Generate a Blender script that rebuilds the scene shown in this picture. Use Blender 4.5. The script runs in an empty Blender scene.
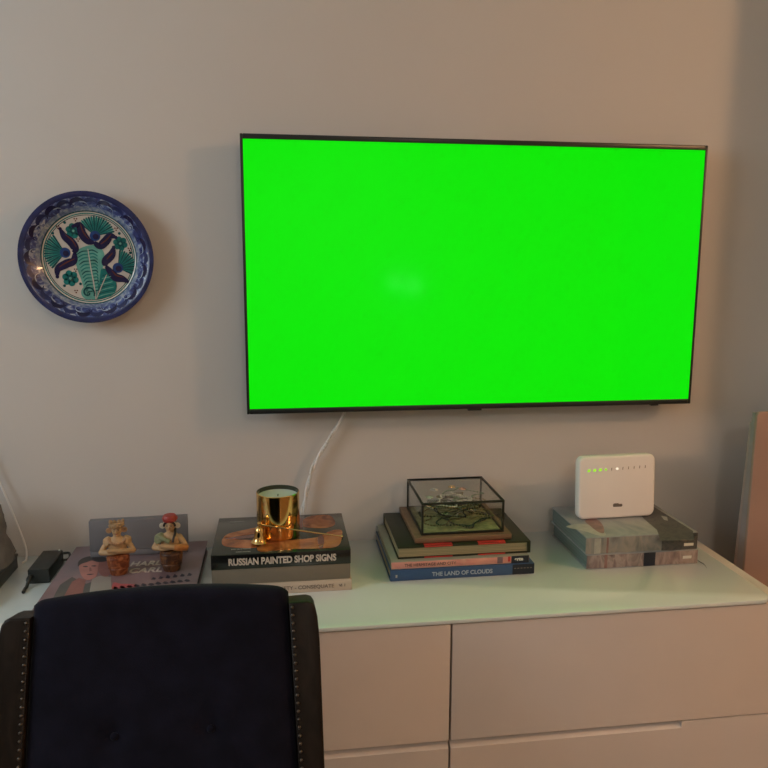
import bpy, bmesh, math, random
from mathutils import Vector, Matrix, noise
random.seed(7)
S = bpy.context.scene
COL = S.collection
PI = math.pi

# ------------------------------------------------------------------ camera
F_PX, CX = 750.0, 384.0
CAM = Vector((-0.4817, -1.8297, 1.5364))
RX = Vector((0.99026616, -0.13915262, 0.0030803))
RD = Vector((-0.01928464, -0.15908732, -0.98707615))
RF = Vector((0.13784427, 0.9774087, -0.16022229))
cd = bpy.data.cameras.new('camera'); cam = bpy.data.objects.new('camera', cd); COL.objects.link(cam)
cd.sensor_width = 36.0; cd.lens = F_PX / 768 * 36.0; cd.clip_start = 0.02
M4 = Matrix(((RX.x, -RD.x, -RF.x, CAM.x), (RX.y, -RD.y, -RF.y, CAM.y), (RX.z, -RD.z, -RF.z, CAM.z), (0, 0, 0, 1)))
cam.matrix_world = M4
S.camera = cam

# ------------------------------------------------------------------ light settings
WORLD = 0.010
WARM_L, WARM_COL, WARM_POS, WARM_R = 132.0, (1.0, 0.54, 0.26), (2.0, -1.50, 2.36), 0.09
WIN_L, WIN_COL = 6.6, (0.82, 0.93, 1.0)
FILL_L, FILL_COL = 27.0, (1.0, 0.84, 0.70)
TV_L = 0.80
GLOW_L = 2.6
w = bpy.data.worlds.new('world'); S.world = w; w.use_nodes = True
w.node_tree.nodes['Background'].inputs[0].default_value = (0.8, 0.85, 1, 1)
w.node_tree.nodes['Background'].inputs[1].default_value = WORLD
S.view_settings.view_transform = 'Standard'; S.view_settings.look = 'None'
S.view_settings.exposure = 0.0; S.view_settings.gamma = 1.0; S.view_settings.use_curve_mapping = False


def ray(u, v):
    return RX * ((u - CX) / F_PX) + RD * ((v - CX) / F_PX) + RF


def onz(u, v, z):
    d = ray(u, v); return CAM + d * ((z - CAM.z) / d.z)


def ony(u, v, y):
    d = ray(u, v); return CAM + d * ((y - CAM.y) / d.y)


# ------------------------------------------------------------------ materials
def srgb(r, g, b):
    f = lambda c: (c / 255 / 12.92) if c / 255 <= 0.04045 else ((c / 255 + 0.055) / 1.055) ** 2.4
    return (f(r), f(g), f(b))


def mat(name, col, rough=0.5, metal=0.0, var=0.06, scale=12.0, bump=0.0, bscale=60.0, coat=0.0, emit=None, estr=0.0, sheen=0.0, spec=0.5):
    m = bpy.data.materials.new(name); m.use_nodes = True
    nt = m.node_tree; b = nt.nodes['Principled BSDF']
    tc = nt.nodes.new('ShaderNodeTexCoord')
    nz = nt.nodes.new('ShaderNodeTexNoise'); nz.inputs['Scale'].default_value = scale; nz.inputs['Detail'].default_value = 4
    nt.links.new(tc.outputs['Object'], nz.inputs['Vector'])
    rp = nt.nodes.new('ShaderNodeValToRGB')
    rp.color_ramp.elements[0].position = 0.3; rp.color_ramp.elements[1].position = 0.7
    rp.color_ramp.elements[0].color = tuple(max(0, c * (1 - var)) for c in col) + (1,)
    rp.color_ramp.elements[1].color = tuple(min(1, c * (1 + var)) for c in col) + (1,)
    nt.links.new(nz.outputs[0], rp.inputs[0]); nt.links.new(rp.outputs[0], b.inputs['Base Color'])
    b.inputs['Roughness'].default_value = rough; b.inputs['Metallic'].default_value = metal
    b.inputs['Coat Weight'].default_value = coat; b.inputs['Coat Roughness'].default_value = 0.05
    b.inputs['Sheen Weight'].default_value = sheen; b.inputs['Specular IOR Level'].default_value = spec
    if emit:
        b.inputs['Emission Color'].default_value = tuple(emit) + (1,); b.inputs['Emission Strength'].default_value = estr
    if bump:
        n2 = nt.nodes.new('ShaderNodeTexNoise'); n2.inputs['Scale'].default_value = bscale; n2.inputs['Detail'].default_value = 5
        nt.links.new(tc.outputs['Object'], n2.inputs['Vector'])
        bp = nt.nodes.new('ShaderNodeBump'); bp.inputs['Strength'].default_value = bump; bp.inputs['Distance'].default_value = 0.002
        nt.links.new(n2.outputs[0], bp.inputs['Height']); nt.links.new(bp.outputs[0], b.inputs['Normal'])
    return m


def mat_blotch(name, stops, scale=14.0, rough=0.35, dist=1.0, stretch=(1, 1, 1), coat=0.0):
    """painterly blotches: noise through a multi-stop ramp of [pos, colour]"""
    m = bpy.data.materials.new(name); m.use_nodes = True
    nt = m.node_tree; b = nt.nodes['Principled BSDF']
    tc = nt.nodes.new('ShaderNodeTexCoord'); mp = nt.nodes.new('ShaderNodeMapping'); mp.inputs['Scale'].default_value = stretch
    nz = nt.nodes.new('ShaderNodeTexNoise'); nz.inputs['Scale'].default_value = scale; nz.inputs['Detail'].default_value = 5
    nz.inputs['Distortion'].default_value = dist
    nt.links.new(tc.outputs['Object'], mp.inputs[0]); nt.links.new(mp.outputs[0], nz.inputs['Vector'])
    rp = nt.nodes.new('ShaderNodeValToRGB'); cr = rp.color_ramp
    cr.elements[0].position = stops[0][0]; cr.elements[0].color = tuple(stops[0][1]) + (1,)
    cr.elements[1].position = stops[-1][0]; cr.elements[1].color = tuple(stops[-1][1]) + (1,)
    for p, c in stops[1:-1]:
        e = cr.elements.new(p); e.color = tuple(c) + (1,)
    nt.links.new(nz.outputs[0], rp.inputs[0]); nt.links.new(rp.outputs[0], b.inputs['Base Color'])
    b.inputs['Roughness'].default_value = rough; b.inputs['Coat Weight'].default_value = coat
    return m


def mat_pages(name, col, dark):
    m = bpy.data.materials.new(name); m.use_nodes = True
    nt = m.node_tree; b = nt.nodes['Principled BSDF']
    tc = nt.nodes.new('ShaderNodeTexCoord'); mp = nt.nodes.new('ShaderNodeMapping'); mp.inputs['Scale'].default_value = (2, 2, 900)
    nz = nt.nodes.new('ShaderNodeTexNoise'); nz.inputs['Scale'].default_value = 1.0; nz.inputs['Detail'].default_value = 3
    nt.links.new(tc.outputs['Object'], mp.inputs[0]); nt.links.new(mp.outputs[0], nz.inputs['Vector'])
    rp = nt.nodes.new('ShaderNodeValToRGB')
    rp.color_ramp.elements[0].position = 0.35; rp.color_ramp.elements[0].color = tuple(dark) + (1,)
    rp.color_ramp.elements[1].position = 0.6; rp.color_ramp.elements[1].color = tuple(col) + (1,)
    nt.links.new(nz.outputs[0], rp.inputs[0]); nt.links.new(rp.outputs[0], b.inputs['Base Color'])
    b.inputs['Roughness'].default_value = 0.8
    return m


def mat_pane(name):
    m = bpy.data.materials.new(name); m.use_nodes = True
    nt = m.node_tree; nt.nodes.remove(nt.nodes['Principled BSDF'])
    out = nt.nodes['Material Output']
    t = nt.nodes.new('ShaderNodeBsdfTransparent'); t.inputs[0].default_value = (0.97, 0.98, 0.97, 1)
    g = nt.nodes.new('ShaderNodeBsdfGlossy'); g.inputs['Roughness'].default_value = 0.02
    fr = nt.nodes.new('ShaderNodeFresnel')
    ge = nt.nodes.new('ShaderNodeNewGeometry'); ma = nt.nodes.new('ShaderNodeMapRange')
    ma.inputs['To Min'].default_value = 1.25; ma.inputs['To Max'].default_value = 1 / 1.25      # same reflectance on both faces of a pane
    nt.links.new(ge.outputs['Backfacing'], ma.inputs['Value']); nt.links.new(ma.outputs[0], fr.inputs[0])
    mx = nt.nodes.new('ShaderNodeMixShader')
    nt.links.new(fr.outputs[0], mx.inputs[0]); nt.links.new(t.outputs[0], mx.inputs[1]); nt.links.new(g.outputs[0], mx.inputs[2])
    nt.links.new(mx.outputs[0], out.inputs[0])
    return m


def mat_wood(name, c1, c2, scale=6.0, rough=0.45, stretch=(1, 10, 10), coat=0.0):
    m = mat_blotch(name, [(0.35, c1), (0.65, c2)], scale, rough, 1.5, stretch, coat)
    return m


M = {}
M['wall'] = mat('wall_paint', (0.60, 0.575, 0.54), 0.62, var=0.02, scale=2.0, bump=0.06, bscale=180)
M['ceiling'] = mat('ceiling_paint', (0.74, 0.73, 0.71), 0.8, var=0.02)
M['floor'] = mat_wood('floor_oak', (0.20, 0.13, 0.08), (0.32, 0.22, 0.14), 3.0, 0.5, (8, 1, 8))
M['white_trim'] = mat('white_trim_paint', (0.72, 0.71, 0.69), 0.5, var=0.02)
M['lacquer'] = mat('white_lacquer', (0.70, 0.635, 0.585), 0.38, var=0.015, coat=0.1)
M['glass_top'] = mat('back_painted_white_glass', (0.70, 0.77, 0.76), 0.12, var=0.01, coat=0.5)
M['gap'] = mat('dark_gap_board', (0.10, 0.085, 0.075), 0.7)
M['tv_black'] = mat('tv_black_plastic', (0.012, 0.013, 0.013), 0.35)
M['tv_screen'] = mat('tv_green_screen', (0.004, 0.005, 0.004), 0.09, spec=0.2, var=0, emit=(0.0, 1.0, 0.0), estr=TV_L)
M['navy'] = mat('navy_velvet', (0.006, 0.006, 0.014), 0.85, var=0.25, scale=25, bump=0.15, bscale=400, sheen=0.04, spec=0.12)
M['dark_wood'] = mat_wood('dark_stained_wood', (0.009, 0.006, 0.0042), (0.017, 0.0115, 0.008), 5.0, 0.42, (10, 10, 1), 0.0)
M['dark_wood'].node_tree.nodes['Principled BSDF'].inputs['Specular IOR Level'].default_value = 0.22
M['nail'] = mat('antique_brass_nail', (0.13, 0.11, 0.09), 0.32, metal=0.9)
M['gold'] = mat('polished_gold', (0.86, 0.56, 0.20), 0.10, metal=1.0, var=0.05)
M['lining'] = mat('dark_jar_lining', (0.035, 0.037, 0.022), 0.25)
M['brass_rod'] = mat('brass_rod', (0.80, 0.60, 0.28), 0.22, metal=1.0)
M['wax'] = mat('pale_green_wax', (0.56, 0.58, 0.52), 0.45, var=0.05)
M['wick'] = mat('charred_wick', (0.05, 0.045, 0.04), 0.9)
M['white_plastic'] = mat('white_router_plastic', (0.88, 0.83, 0.78), 0.42, var=0.01)
M['led_green'] = mat('led_green_lit', (0.2, 0.5, 0.05), 0.4, var=0, emit=(0.34, 0.80, 0.02), estr=0.8)
M['led_white'] = mat('led_white_lit', (0.8, 0.75, 0.6), 0.4, var=0, emit=(1.0, 0.90, 0.70), estr=1.1)
M['led_off'] = mat('led_off_print', (0.36, 0.29, 0.23), 0.5)
M['logo_grey'] = mat('logo_grey_print', (0.13, 0.105, 0.09), 0.5)
M['black_plastic'] = mat('black_plastic', (0.018, 0.022, 0.021), 0.42)
M['black_plastic_top'] = M['black_plastic']
M['white_cable'] = mat('white_cable_sheath', (0.76, 0.75, 0.72), 0.5)
M['braid'] = mat('pale_braided_cable', (0.66, 0.66, 0.62), 0.7, var=0.25, scale=260)
M['pane'] = mat_pane('clear_glass_pane')
M['box_frame'] = mat('blackened_metal', (0.030, 0.032, 0.024), 0.4, metal=0.6)
M['board_wood'] = mat_wood('reddish_brown_wood', (0.15, 0.085, 0.045), (0.23, 0.135, 0.07), 8.0, 0.5, (1, 12, 12))
M['moss_felt'] = mat('green_felt', (0.26, 0.26, 0.12), 0.9, var=0.4, scale=60, bump=0.3, bscale=200)
M['page_cream'] = mat_pages('cream_page_edges', (0.50, 0.43, 0.31), (0.30, 0.25, 0.17))
M['page_olive'] = mat_pages('olive_page_edges', (0.36, 0.31, 0.17), (0.20, 0.17, 0.09))
M['page_grey'] = mat_pages('grey_page_edges', (0.26, 0.235, 0.19), (0.19, 0.17, 0.135))
M['panel_fabric'] = mat('warm_beige_fabric', (0.36, 0.235, 0.185), 0.8, var=0.08, scale=5, bump=0.1, bscale=300)
M['panel_edge'] = mat('grey_edge_band', (0.30, 0.25, 0.245), 0.8)
M['panel_back'] = mat('pale_backing', (0.36, 0.27, 0.24), 0.8)

# ------------------------------------------------------------------ mesh builder


class MB:
    def __init__(self):
        self.v, self.f, self.fm, self.slots = [], [], [], []

    def slot(self, m):
        if m not in self.slots: self.slots.append(m)
        return self.slots.index(m)

    def add(self, verts, faces, m, X=None):
        o = len(self.v); k = self.slot(m)
        for p in verts:
            p = Vector(p); self.v.append(X @ p if X is not None else p)
        for q in faces:
            self.f.append(tuple(i + o for i in q)); self.fm.append(k)

    def from_bm(self, bm, m, X=None):
        bm.verts.index_update()
        self.add([v.co.copy() for v in bm.verts], [tuple(v.index for v in f.verts) for f in bm.faces], m, X); bm.free()

    def box(self, x0, x1, y0, y1, z0, z1, m, bev=0.0, seg=2, X=None):
        bm = bmesh.new(); bmesh.ops.create_cube(bm, size=1.0)
        for v in bm.verts:
            v.co = Vector(((x0 + x1) / 2 + v.co.x * (x1 - x0), (y0 + y1) / 2 + v.co.y * (y1 - y0), (z0 + z1) / 2 + v.co.z * (z1 - z0)))
        if bev > 0:
            bmesh.ops.bevel(bm, geom=list(bm.edges) , offset=bev, segments=seg, profile=0.5, affect='EDGES')
        self.from_bm(bm, m, X); return self

    def prism(self, pts, h0, h1, m, X=None, bev=0.0, seg=2):
        """2D outline in local XY extruded along local Z"""
        bm = bmesh.new()
        b = [bm.verts.new((p[0], p[1], h0)) for p in pts]; t = [bm.verts.new((p[0], p[1], h1)) for p in pts]
        n = len(pts)
        fb = bm.faces.new(b[::-1]); ft = bm.faces.new(t)
        for i in range(n): bm.faces.new((b[i], b[(i + 1) % n], t[(i + 1) % n], t[i]))
        bmesh.ops.recalc_face_normals(bm, faces=bm.faces)
        if bev > 0:
            ed = [e for e in bm.edges if (e.verts[0].co.z == e.verts[1].co.z)]
            bmesh.ops.bevel(bm, geom=ed, offset=bev, segments=seg, profile=0.5, affect='EDGES')
        self.from_bm(bm, m, X); return self

    def lathe(self, prof, mats, seg=48, X=None, cap=True, ell=(1, 1)):
        """prof: list of (r, h) round local Z; mats: one material or one per profile segment"""
        vs, fs = [], []
        for r, h in prof:
            for k in range(seg):
                a = 2 * PI * k / seg; vs.append((r * math.cos(a) * ell[0], r * math.sin(a) * ell[1], h))
        o = len(self.v)
        for p in vs: self.v.append(X @ Vector(p) if X is not None else Vector(p))
        for i in range(len(prof) - 1):
            k_ = self.slot(mats[i] if isinstance(mats, list) else mats)
            for k in range(seg):
                k2 = (k + 1) % seg
                self.f.append((o + i * seg + k, o + i * seg + k2, o + (i + 1) * seg + k2, o + (i + 1) * seg + k)); self.fm.append(k_)
        if cap:
            for i, rev in ((0, True), (len(prof) - 1, False)):
                if prof[i][0] > 1e-6:
                    q = [o + i * seg + k for k in range(seg)]
                    self.f.append(tuple(q[::-1] if rev else q))
                    self.fm.append(self.slot((mats[0] if rev else mats[-1]) if isinstance(mats, list) else mats))
        return self

    def tube(self, pts, rad, m, seg=8, closed=False, X=None):
        pts = [Vector(p) for p in pts]; n = len(pts)
        R = rad if isinstance(rad, (list, tuple)) else [rad] * n
        vs, fs = [], []
        nrm = None
        for i, p in enumerate(pts):
            a = pts[(i - 1) % n] if (closed or i > 0) else p
            b = pts[(i + 1) % n] if (closed or i < n - 1) else p
            t = (b - a).normalized()
            if nrm is None:
                nrm = t.orthogonal().normalized()
            else:
                nrm = (nrm - t * nrm.dot(t))
                nrm = nrm.normalized() if nrm.length > 1e-6 else t.orthogonal().normalized()
            bn = t.cross(nrm)
            for k in range(seg):
                q = 2 * PI * k / seg; vs.append(p + (nrm * math.cos(q) + bn * math.sin(q)) * R[i])
        for i in range(n if closed else n - 1):
            j = (i + 1) % n
            for k in range(seg):
                k2 = (k + 1) % seg; fs.append((i * seg + k, i * seg + k2, j * seg + k2, j * seg + k))
        if not closed:
            fs.append(tuple(range(seg))[::-1]); fs.append(tuple((n - 1) * seg + k for k in range(seg)))
        self.add(vs, fs, m, X); return self

    def ball(self, c, r, m, seg=12, rings=8, X=None):
        rr = r if isinstance(r, (tuple, list)) else (r, r, r)
        vs, fs = [], []
        for i in range(rings + 1):
            th = PI * i / rings
            for k in range(seg):
                a = 2 * PI * k / seg
                vs.append((c[0] + rr[0] * math.sin(th) * math.cos(a), c[1] + rr[1] * math.sin(th) * math.sin(a), c[2] - rr[2] * math.cos(th)))
        for i in range(rings):
            for k in range(seg):
                k2 = (k + 1) % seg; fs.append((i * seg + k, i * seg + k2, (i + 1) * seg + k2, (i + 1) * seg + k))
        self.add(vs, fs, m, X); return self

    def flat(self, pts, m):
        """one printed patch lying on a surface"""
        self.add(pts, [tuple(range(len(pts)))], m); return self

    def build(self, name, parent=None, loc=None, smooth=35):
        me = bpy.data.meshes.new(name)
        L = Vector(loc) if loc is not None else Vector((0, 0, 0))
        me.from_pydata([p - L for p in self.v], [], self.f)
        for m in self.slots: me.materials.append(m)
        me.polygons.foreach_set('material_index', self.fm)
        bm = bmesh.new(); bm.from_mesh(me)
        bmesh.ops.remove_doubles(bm, verts=bm.verts, dist=1e-6)
        bm.to_mesh(me); bm.free()
        if smooth:
            me.polygons.foreach_set('use_smooth', [True] * len(me.polygons))
            me.set_sharp_from_angle(angle=math.radians(smooth))
        me.update()
        o = bpy.data.objects.new(name, me); COL.objects.link(o)
        if parent is not None:
            o.parent = parent
            o.matrix_parent_inverse = Matrix.Identity(4)
            o.location = L - parent.location if loc is None else L
        else:
            o.location = L
        return o


def thing(name, label, cat, loc=(0, 0, 0), group=None, rz=0.0):
    o = bpy.data.objects.new(name, None); COL.objects.link(o)
    o.location = loc; o.rotation_euler = (0, 0, rz); o.empty_display_size = 0.05
    o['label'] = label; o['category'] = cat
    if group: o['group'] = group
    return o


def tag(o, label, cat, group=None):
    o['label'] = label; o['category'] = cat
    if group: o['group'] = group
    return o


def struct(name, mb, loc=None, smooth=35):
    o = mb.build(name, None, loc, smooth); o['kind'] = 'structure'; return o


def part(name, mb, parent, label=None, smooth=35):
    """verts are given in world space (parent unrotated); child keeps them in place"""
    me_o = mb.build(name, None, None, smooth)
    me_o.parent = parent
    base = Vector((0, 0, 0)); p = parent
    while p is not None:
        base += p.location; p = p.parent
    me_o.data.transform(Matrix.Translation(-base))
    if label: me_o['label'] = label
    return me_o


def text_mb(s, size, m, X, depth=0.0006, shear=0.0, width=None, bold=0.0):
    cu = bpy.data.curves.new('t', 'FONT'); cu.body = s; cu.size = size; cu.align_x = 'LEFT'; cu.extrude = depth
    cu.shear = shear; cu.offset = bold
    o = bpy.data.objects.new('t', cu); COL.objects.link(o)
    dg = bpy.context.evaluated_depsgraph_get(); ev = o.evaluated_get(dg)
    me = ev.to_mesh()
    vs = [v.co.copy() for v in me.vertices]; fs = [tuple(p.vertices) for p in me.polygons]
    ev.to_mesh_clear(); bpy.data.objects.remove(o); bpy.data.curves.remove(cu)
    x0 = min(v.x for v in vs); x1 = max(v.x for v in vs)
    k = (width / (x1 - x0)) if width else 1.0
    for v in vs: v.x = (v.x - x0) * k
    mb = MB(); mb.add(vs, fs, m, X); return mb


def frame_front(x, y, z):
    """text standing on a face that looks to -y"""
    return Matrix.Translation((x, y, z)) @ Matrix.Rotation(PI / 2, 4, 'X')


def cat(pts, n=6, closed=True):
    """Catmull-Rom through 2D/3D points"""
    P = [Vector(p) for p in pts]; N = len(P); out = []
    rng = N if closed else N - 1
    for i in range(rng):
        p0 = P[(i - 1) % N] if closed else P[max(i - 1, 0)]
        p1 = P[i]; p2 = P[(i + 1) % N] if closed else P[i + 1]
        p3 = P[(i + 2) % N] if closed else P[min(i + 2, N - 1)]
        for k in range(n):
            t = k / n
            out.append(0.5 * ((2 * p1) + (p2 - p0) * t + (2 * p0 - 5 * p1 + 4 * p2 - p3) * t * t + (3 * p1 - p0 - 3 * p2 + p3) * t ** 3))
    if not closed: out.append(P[-1])
    return out


def art(mb, px, z, m, layer=1, smooth=0):
    """picture patch printed on a horizontal cover at height z, outline given where it lies on the cover"""
    if smooth: px = [(p.x, p.y) for p in cat([(u, v, 0) for u, v in px], smooth)]
    pts = [onz(u, v, z) for u, v in px]
    pts = [Vector((p.x, p.y, z + 0.00025 * layer)) for p in pts]
    a = sum(pts[i].x * pts[(i + 1) % len(pts)].y - pts[(i + 1) % len(pts)].x * pts[i].y for i in range(len(pts)))
    if a < 0: pts = pts[::-1]
    mb.flat(pts, m)


def rrect(x0, x1, y0, y1, r, n=6):
    out = []
    for cx, cy, a0 in ((x1 - r, y1 - r, 0), (x0 + r, y1 - r, 90), (x0 + r, y0 + r, 180), (x1 - r, y0 + r, 270)):
        for k in range(n + 1):
            a = math.radians(a0 + 90 * k / n); out.append((cx + r * math.cos(a), cy + r * math.sin(a)))
    return out


# ------------------------------------------------------------------ room
XL, XR, YB, ZC = -2.6, 2.5, -4.5, 2.65
struct('floor', MB().box(XL, XR, YB, 0, -0.05, 0, M['floor']))
struct('ceiling', MB().box(XL, XR, YB, 0, ZC, ZC + 0.05, M['ceiling']))
struct('wall_front', MB().box(XL, XR, 0, 0.1, 0, ZC, M['wall']))
struct('wall_left', MB().box(XL - 0.1, XL, YB, 0, 0, ZC, M['wall']))
struct('wall_right', MB().box(XR, XR + 0.1, YB, 0, 0, ZC, M['wall']))
struct('wall_back', MB().box(XL, XR, YB - 0.1, YB, 0, ZC, M['wall']))
struct('baseboard_front', MB().box(XL, XR, -0.014, 0, 0, 0.09, M['white_trim'], 0.003))

# window in the left wall, beyond the picture, dusk daylight
M['sky_glass'] = mat('window_dusk_daylight', (0.05, 0.05, 0.05), 0.1, var=0, emit=WIN_COL, estr=WIN_L)
wy0, wy1, wz0, wz1 = -1.95, -0.75, 1.55, 2.55
win = MB()
for a in ((wy0 - .06, wy0, wz0 - .06, wz1 + .06), (wy1, wy1 + .06, wz0 - .06, wz1 + .06), (wy0, wy1, wz0 - .06, wz0), (wy0, wy1, wz1, wz1 + .06), ((wy0 + wy1) / 2 - .025, (wy0 + wy1) / 2 + .025, wz0, wz1)):
    win.box(XL, XL + 0.05, a[0], a[1], a[2], a[3], M['white_trim'], 0.004)
wo = struct('window_1', win)
gp = MB(); gp.add([(XL + 0.012, wy0, wz0), (XL + 0.012, wy1, wz0), (XL + 0.012, wy1, wz1), (XL + 0.012, wy0, wz1)], [(0, 1, 2, 3)], M['sky_glass'])
part('window_pane', gp, wo)

# ------------------------------------------------------------------ lamps outside the frame
M['warm_glass'] = mat('warm_globe_glass', (0.8, 0.7, 0.6), 0.4, var=0, emit=WARM_COL, estr=WARM_L)
M['lamp_metal'] = mat('lamp_stand_metal', (0.10, 0.09, 0.08), 0.4, metal=0.8)
fl = thing('floor_lamp', 'floor lamp with a glowing warm globe, beyond the right edge of the picture', 'lamp', (WARM_POS[0], WARM_POS[1], 0))
wx, wy, wz = WARM_POS
part('lamp_globe', MB().ball((wx, wy, wz), WARM_R, M['warm_glass'], 32, 16), fl)
part('pole', MB().tube([(wx, wy, 0.03), (wx, wy, wz - WARM_R + 0.01)], 0.011, M['lamp_metal'], 12), fl)
part('base', MB().lathe([(0.0, 0), (0.15, 0), (0.15, 0.015), (0.13, 0.028), (0.02, 0.034), (0, 0.034)], M['lamp_metal'], 40, Matrix.Translation((wx, wy, 0))), fl)

M['cool_glow'] = mat('pale_globe_glass', (0.7, 0.75, 0.8), 0.4, var=0, emit=(0.72, 0.9, 1.0), estr=GLOW_L)
wl = thing('wall_lamp', 'small twin globe wall lamp with pale light on the wall behind the camera', 'lamp', (0.548, YB, 1.354))
part('backplate', MB().box(0.42, 0.68, YB, YB + 0.03, 1.30, 1.40, M['lamp_metal'], 0.006), wl)
for gx, gz, gr in ((0.47, 1.365, 0.055), (0.62, 1.345, 0.062)):
    part('lamp_globe', MB().ball((gx, YB + 0.03 + gr, gz), gr, M['cool_glow'], 20, 12), wl)

M['ceiling_glass'] = mat('ceiling_lamp_glass', (0.8, 0.75, 0.7), 0.5, var=0, emit=FILL_COL, estr=FILL_L)
cl = thing('ceiling_light', 'round flat ceiling light in the room behind the camera', 'lamp', (0.0, -3.2, ZC - 0.07))  # added fill, brightens the drawer fronts and router from the front
part('diffuser', MB().lathe([(0.0, -0.062), (0.20, -0.062), (0.235, -0.052), (0.25, -0.034), (0.25, -0.022), (0.0, -0.022)], M['ceiling_glass'], 48, Matrix.Translation((0.0, -3.2, ZC)), False), cl)
part('base', MB().lathe([(0.0, -0.0215), (0.265, -0.0215), (0.265, -0.0005), (0.0, -0.0005)], M['white_trim'], 48, Matrix.Translation((0.0, -3.2, ZC)), False), cl)

# unseen tall block, added right of the frame to shade the wall's right strip
cu = thing('wardrobe', 'tall pale wardrobe standing against the wall beyond the right edge', 'wardrobe', (1.45, -0.15, 0))
M['wardrobe_white'] = mat('wardrobe_paint', (0.5, 0.45, 0.4), 0.5)
part('carcass', MB().box(0.924, 1.70, -0.29, -0.004, 0.0, 2.6, M['wardrobe_white'], 0.004), cu)
part('door', MB().box(0.927, 1.314, -0.312, -0.292, 0.06, 2.59, M['wardrobe_white'], 0.003), cu)
part('door', MB().box(1.320, 1.696, -0.312, -0.292, 0.06, 2.59, M['wardrobe_white'], 0.003), cu)

# ------------------------------------------------------------------ dresser
ZT = 0.832
DX0, DX1, DYF = -1.551, 0.552, -0.456
W3 = (DX1 - DX0) / 3
DXF = 0.596
dr = thing('dresser', 'long white drawer unit with pale glass top standing under the television', 'dresser', (-0.5, -0.23, 0))
carc = MB()
carc.box(DX0 + 0.004, DXF - 0.002, DYF + 0.0275, -0.004, 0.05, ZT - 0.012, M['lacquer'])
carc.box(DX0 + 0.03, DXF - 0.03, DYF + 0.06, -0.02, 0.0, 0.05, M['gap'])
part('carcass', carc, dr)
gt = MB(); gt.prism(rrect(DX0, DX1 + 0.001, DYF - 0.004, -0.0015, 0.030), ZT - 0.009, ZT, M['glass_top'], None, 0.0018, 2)
part('glass_top', gt, dr)
rows = [(0.5655, 0.8205), (0.305, 0.562), (0.055, 0.3015)]
for ci in range(3):
    a = DX0 + ci * W3 + 0.0022; b = DX0 + (ci + 1) * W3 - 0.0022 if ci < 2 else DXF
    if ci == 2: r0, r1 = a, 0.362
    elif ci == 1: r0, r1 = a + 0.17, b
    else: r0, r1 = a, b - 0.17
    for ri, (za, zb) in enumerate(rows):
        d = MB(); y0, y1 = DYF, DYF + 0.0255
        full = [(y0, za), (y1, za), (y1, zb), (y0, zb)]
        cut = [(y0, za), (y1, za), (y1, zb - 0.003), (y0 + 0.0235, zb - 0.003), (y0 + 0.0008, zb - 0.0142), (y0, zb - 0.0152)]
        X = Matrix(((0, 0, 1, 0), (1, 0, 0, 0), (0, 1, 0, 0), (0, 0, 0, 1)))     # (y,z) outline, extruded along x
        if ri == 0:
            d.prism(full, a, b, M['lacquer'], X, 0.0012, 2)
        else:
            d.prism(cut, r0, r1, M['lacquer'], X)
            if r0 > a + 0.01: d.prism(full, a, r0, M['lacquer'], X)
            if r1 < b - 0.01: d.prism(full, r1, b, M['lacquer'], X)
        part('drawer', d, dr)

# ------------------------------------------------------------------ television
tvx, tvz = 0.0, 1.5
TW, TH = 1.118 / 2, 0.637 / 2
tv = thing('television', 'wall mounted flat television showing a plain bright green screen', 'television', (0, 0, tvz))
bz = MB()
sx, st, sb = TW - 0.0065, TH - 0.0115, TH - 0.0125
yf = -0.070
bz.box(-TW, -sx, yf, yf + 0.026, tvz - TH, tvz + TH, M['tv_black'], 0.0015)
bz.box(sx, TW, yf, yf + 0.026, tvz - TH, tvz + TH, M['tv_black'], 0.0015)
bz.box(-sx, sx, yf, yf + 0.026, tvz + st, tvz + TH, M['tv_black'], 0.0015)
bz.box(-sx, sx, yf, yf + 0.026, tvz - TH, tvz - sb, M['tv_black'], 0.0015)
part('bezel', bz, tv)
sc = MB(); sc.box(-sx, sx, yf + 0.0012, yf + 0.003, tvz - sb, tvz + st, M['tv_screen'])
part('screen', sc, tv, None, 0)
bk = MB(); bk.box(-sx, sx, yf + 0.0042, yf + 0.025, tvz - sb, tvz + st, M['tv_black'])
bk.box(-0.44, 0.44, yf + 0.0255, -0.012, tvz - 0.28, tvz + 0.16, M['tv_black'], 0.008)
part('back_housing', bk, tv)
part('wall_bracket', MB().box(-0.2, 0.2, -0.0118, -0.0005, tvz - 0.15, tvz + 0.1, M['lamp_metal']), tv)
p = ony(475, 408, yf)
part('logo_tab', MB().box(p.x - 0.017, p.x + 0.017, yf - 0.0005, yf + 0.012, tvz - TH - 0.004, tvz - TH + 0.001, M['tv_black'], 0.001), tv)
p = ony(655, 404, yf)
part('sensor', MB().box(p.x - 0.010, p.x + 0.010, yf + 0.001, yf + 0.012, tvz - TH - 0.003, tvz - TH + 0.001, M['tv_black'], 0.001), tv)

# braided white cable dropping from the television behind the book stack
cb = MB()
path = [(-0.325, -0.0065, 1.178), (-0.3265, -0.010, 1.172), (-0.328, -0.020, 1.162), (-0.372, -0.018, 1.090), (-0.406, -0.018, 1.027), (-0.428, -0.02, 0.935), (-0.447, -0.022, 0.862), (-0.47, -0.026, 0.8370), (-0.53, -0.028, 0.8370), (-0.60, -0.03, 0.8370)]
pp = cat(path, 10, False)
n = len(pp); A, B = [], []
for i, q in enumerate(pp):
    t = i / (n - 1); tw = t * 44
    k = 0.0030 * min(1.0, max(0.0, (t - 0.1) * 3))
    if t > 0.72: k *= max(0, 1 - (t - 0.72) * 14)
    A.append(q + Vector((math.cos(tw) * k, math.sin(tw) * k * 0.8, 0))); B.append(q - Vector((math.cos(tw) * k, math.sin(tw) * k * 0.8, 0)))
cb.tube(A, 0.0034, M['white_cable'], 8)
cb.tube(B, 0.0034, M['braid'], 8)
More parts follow.
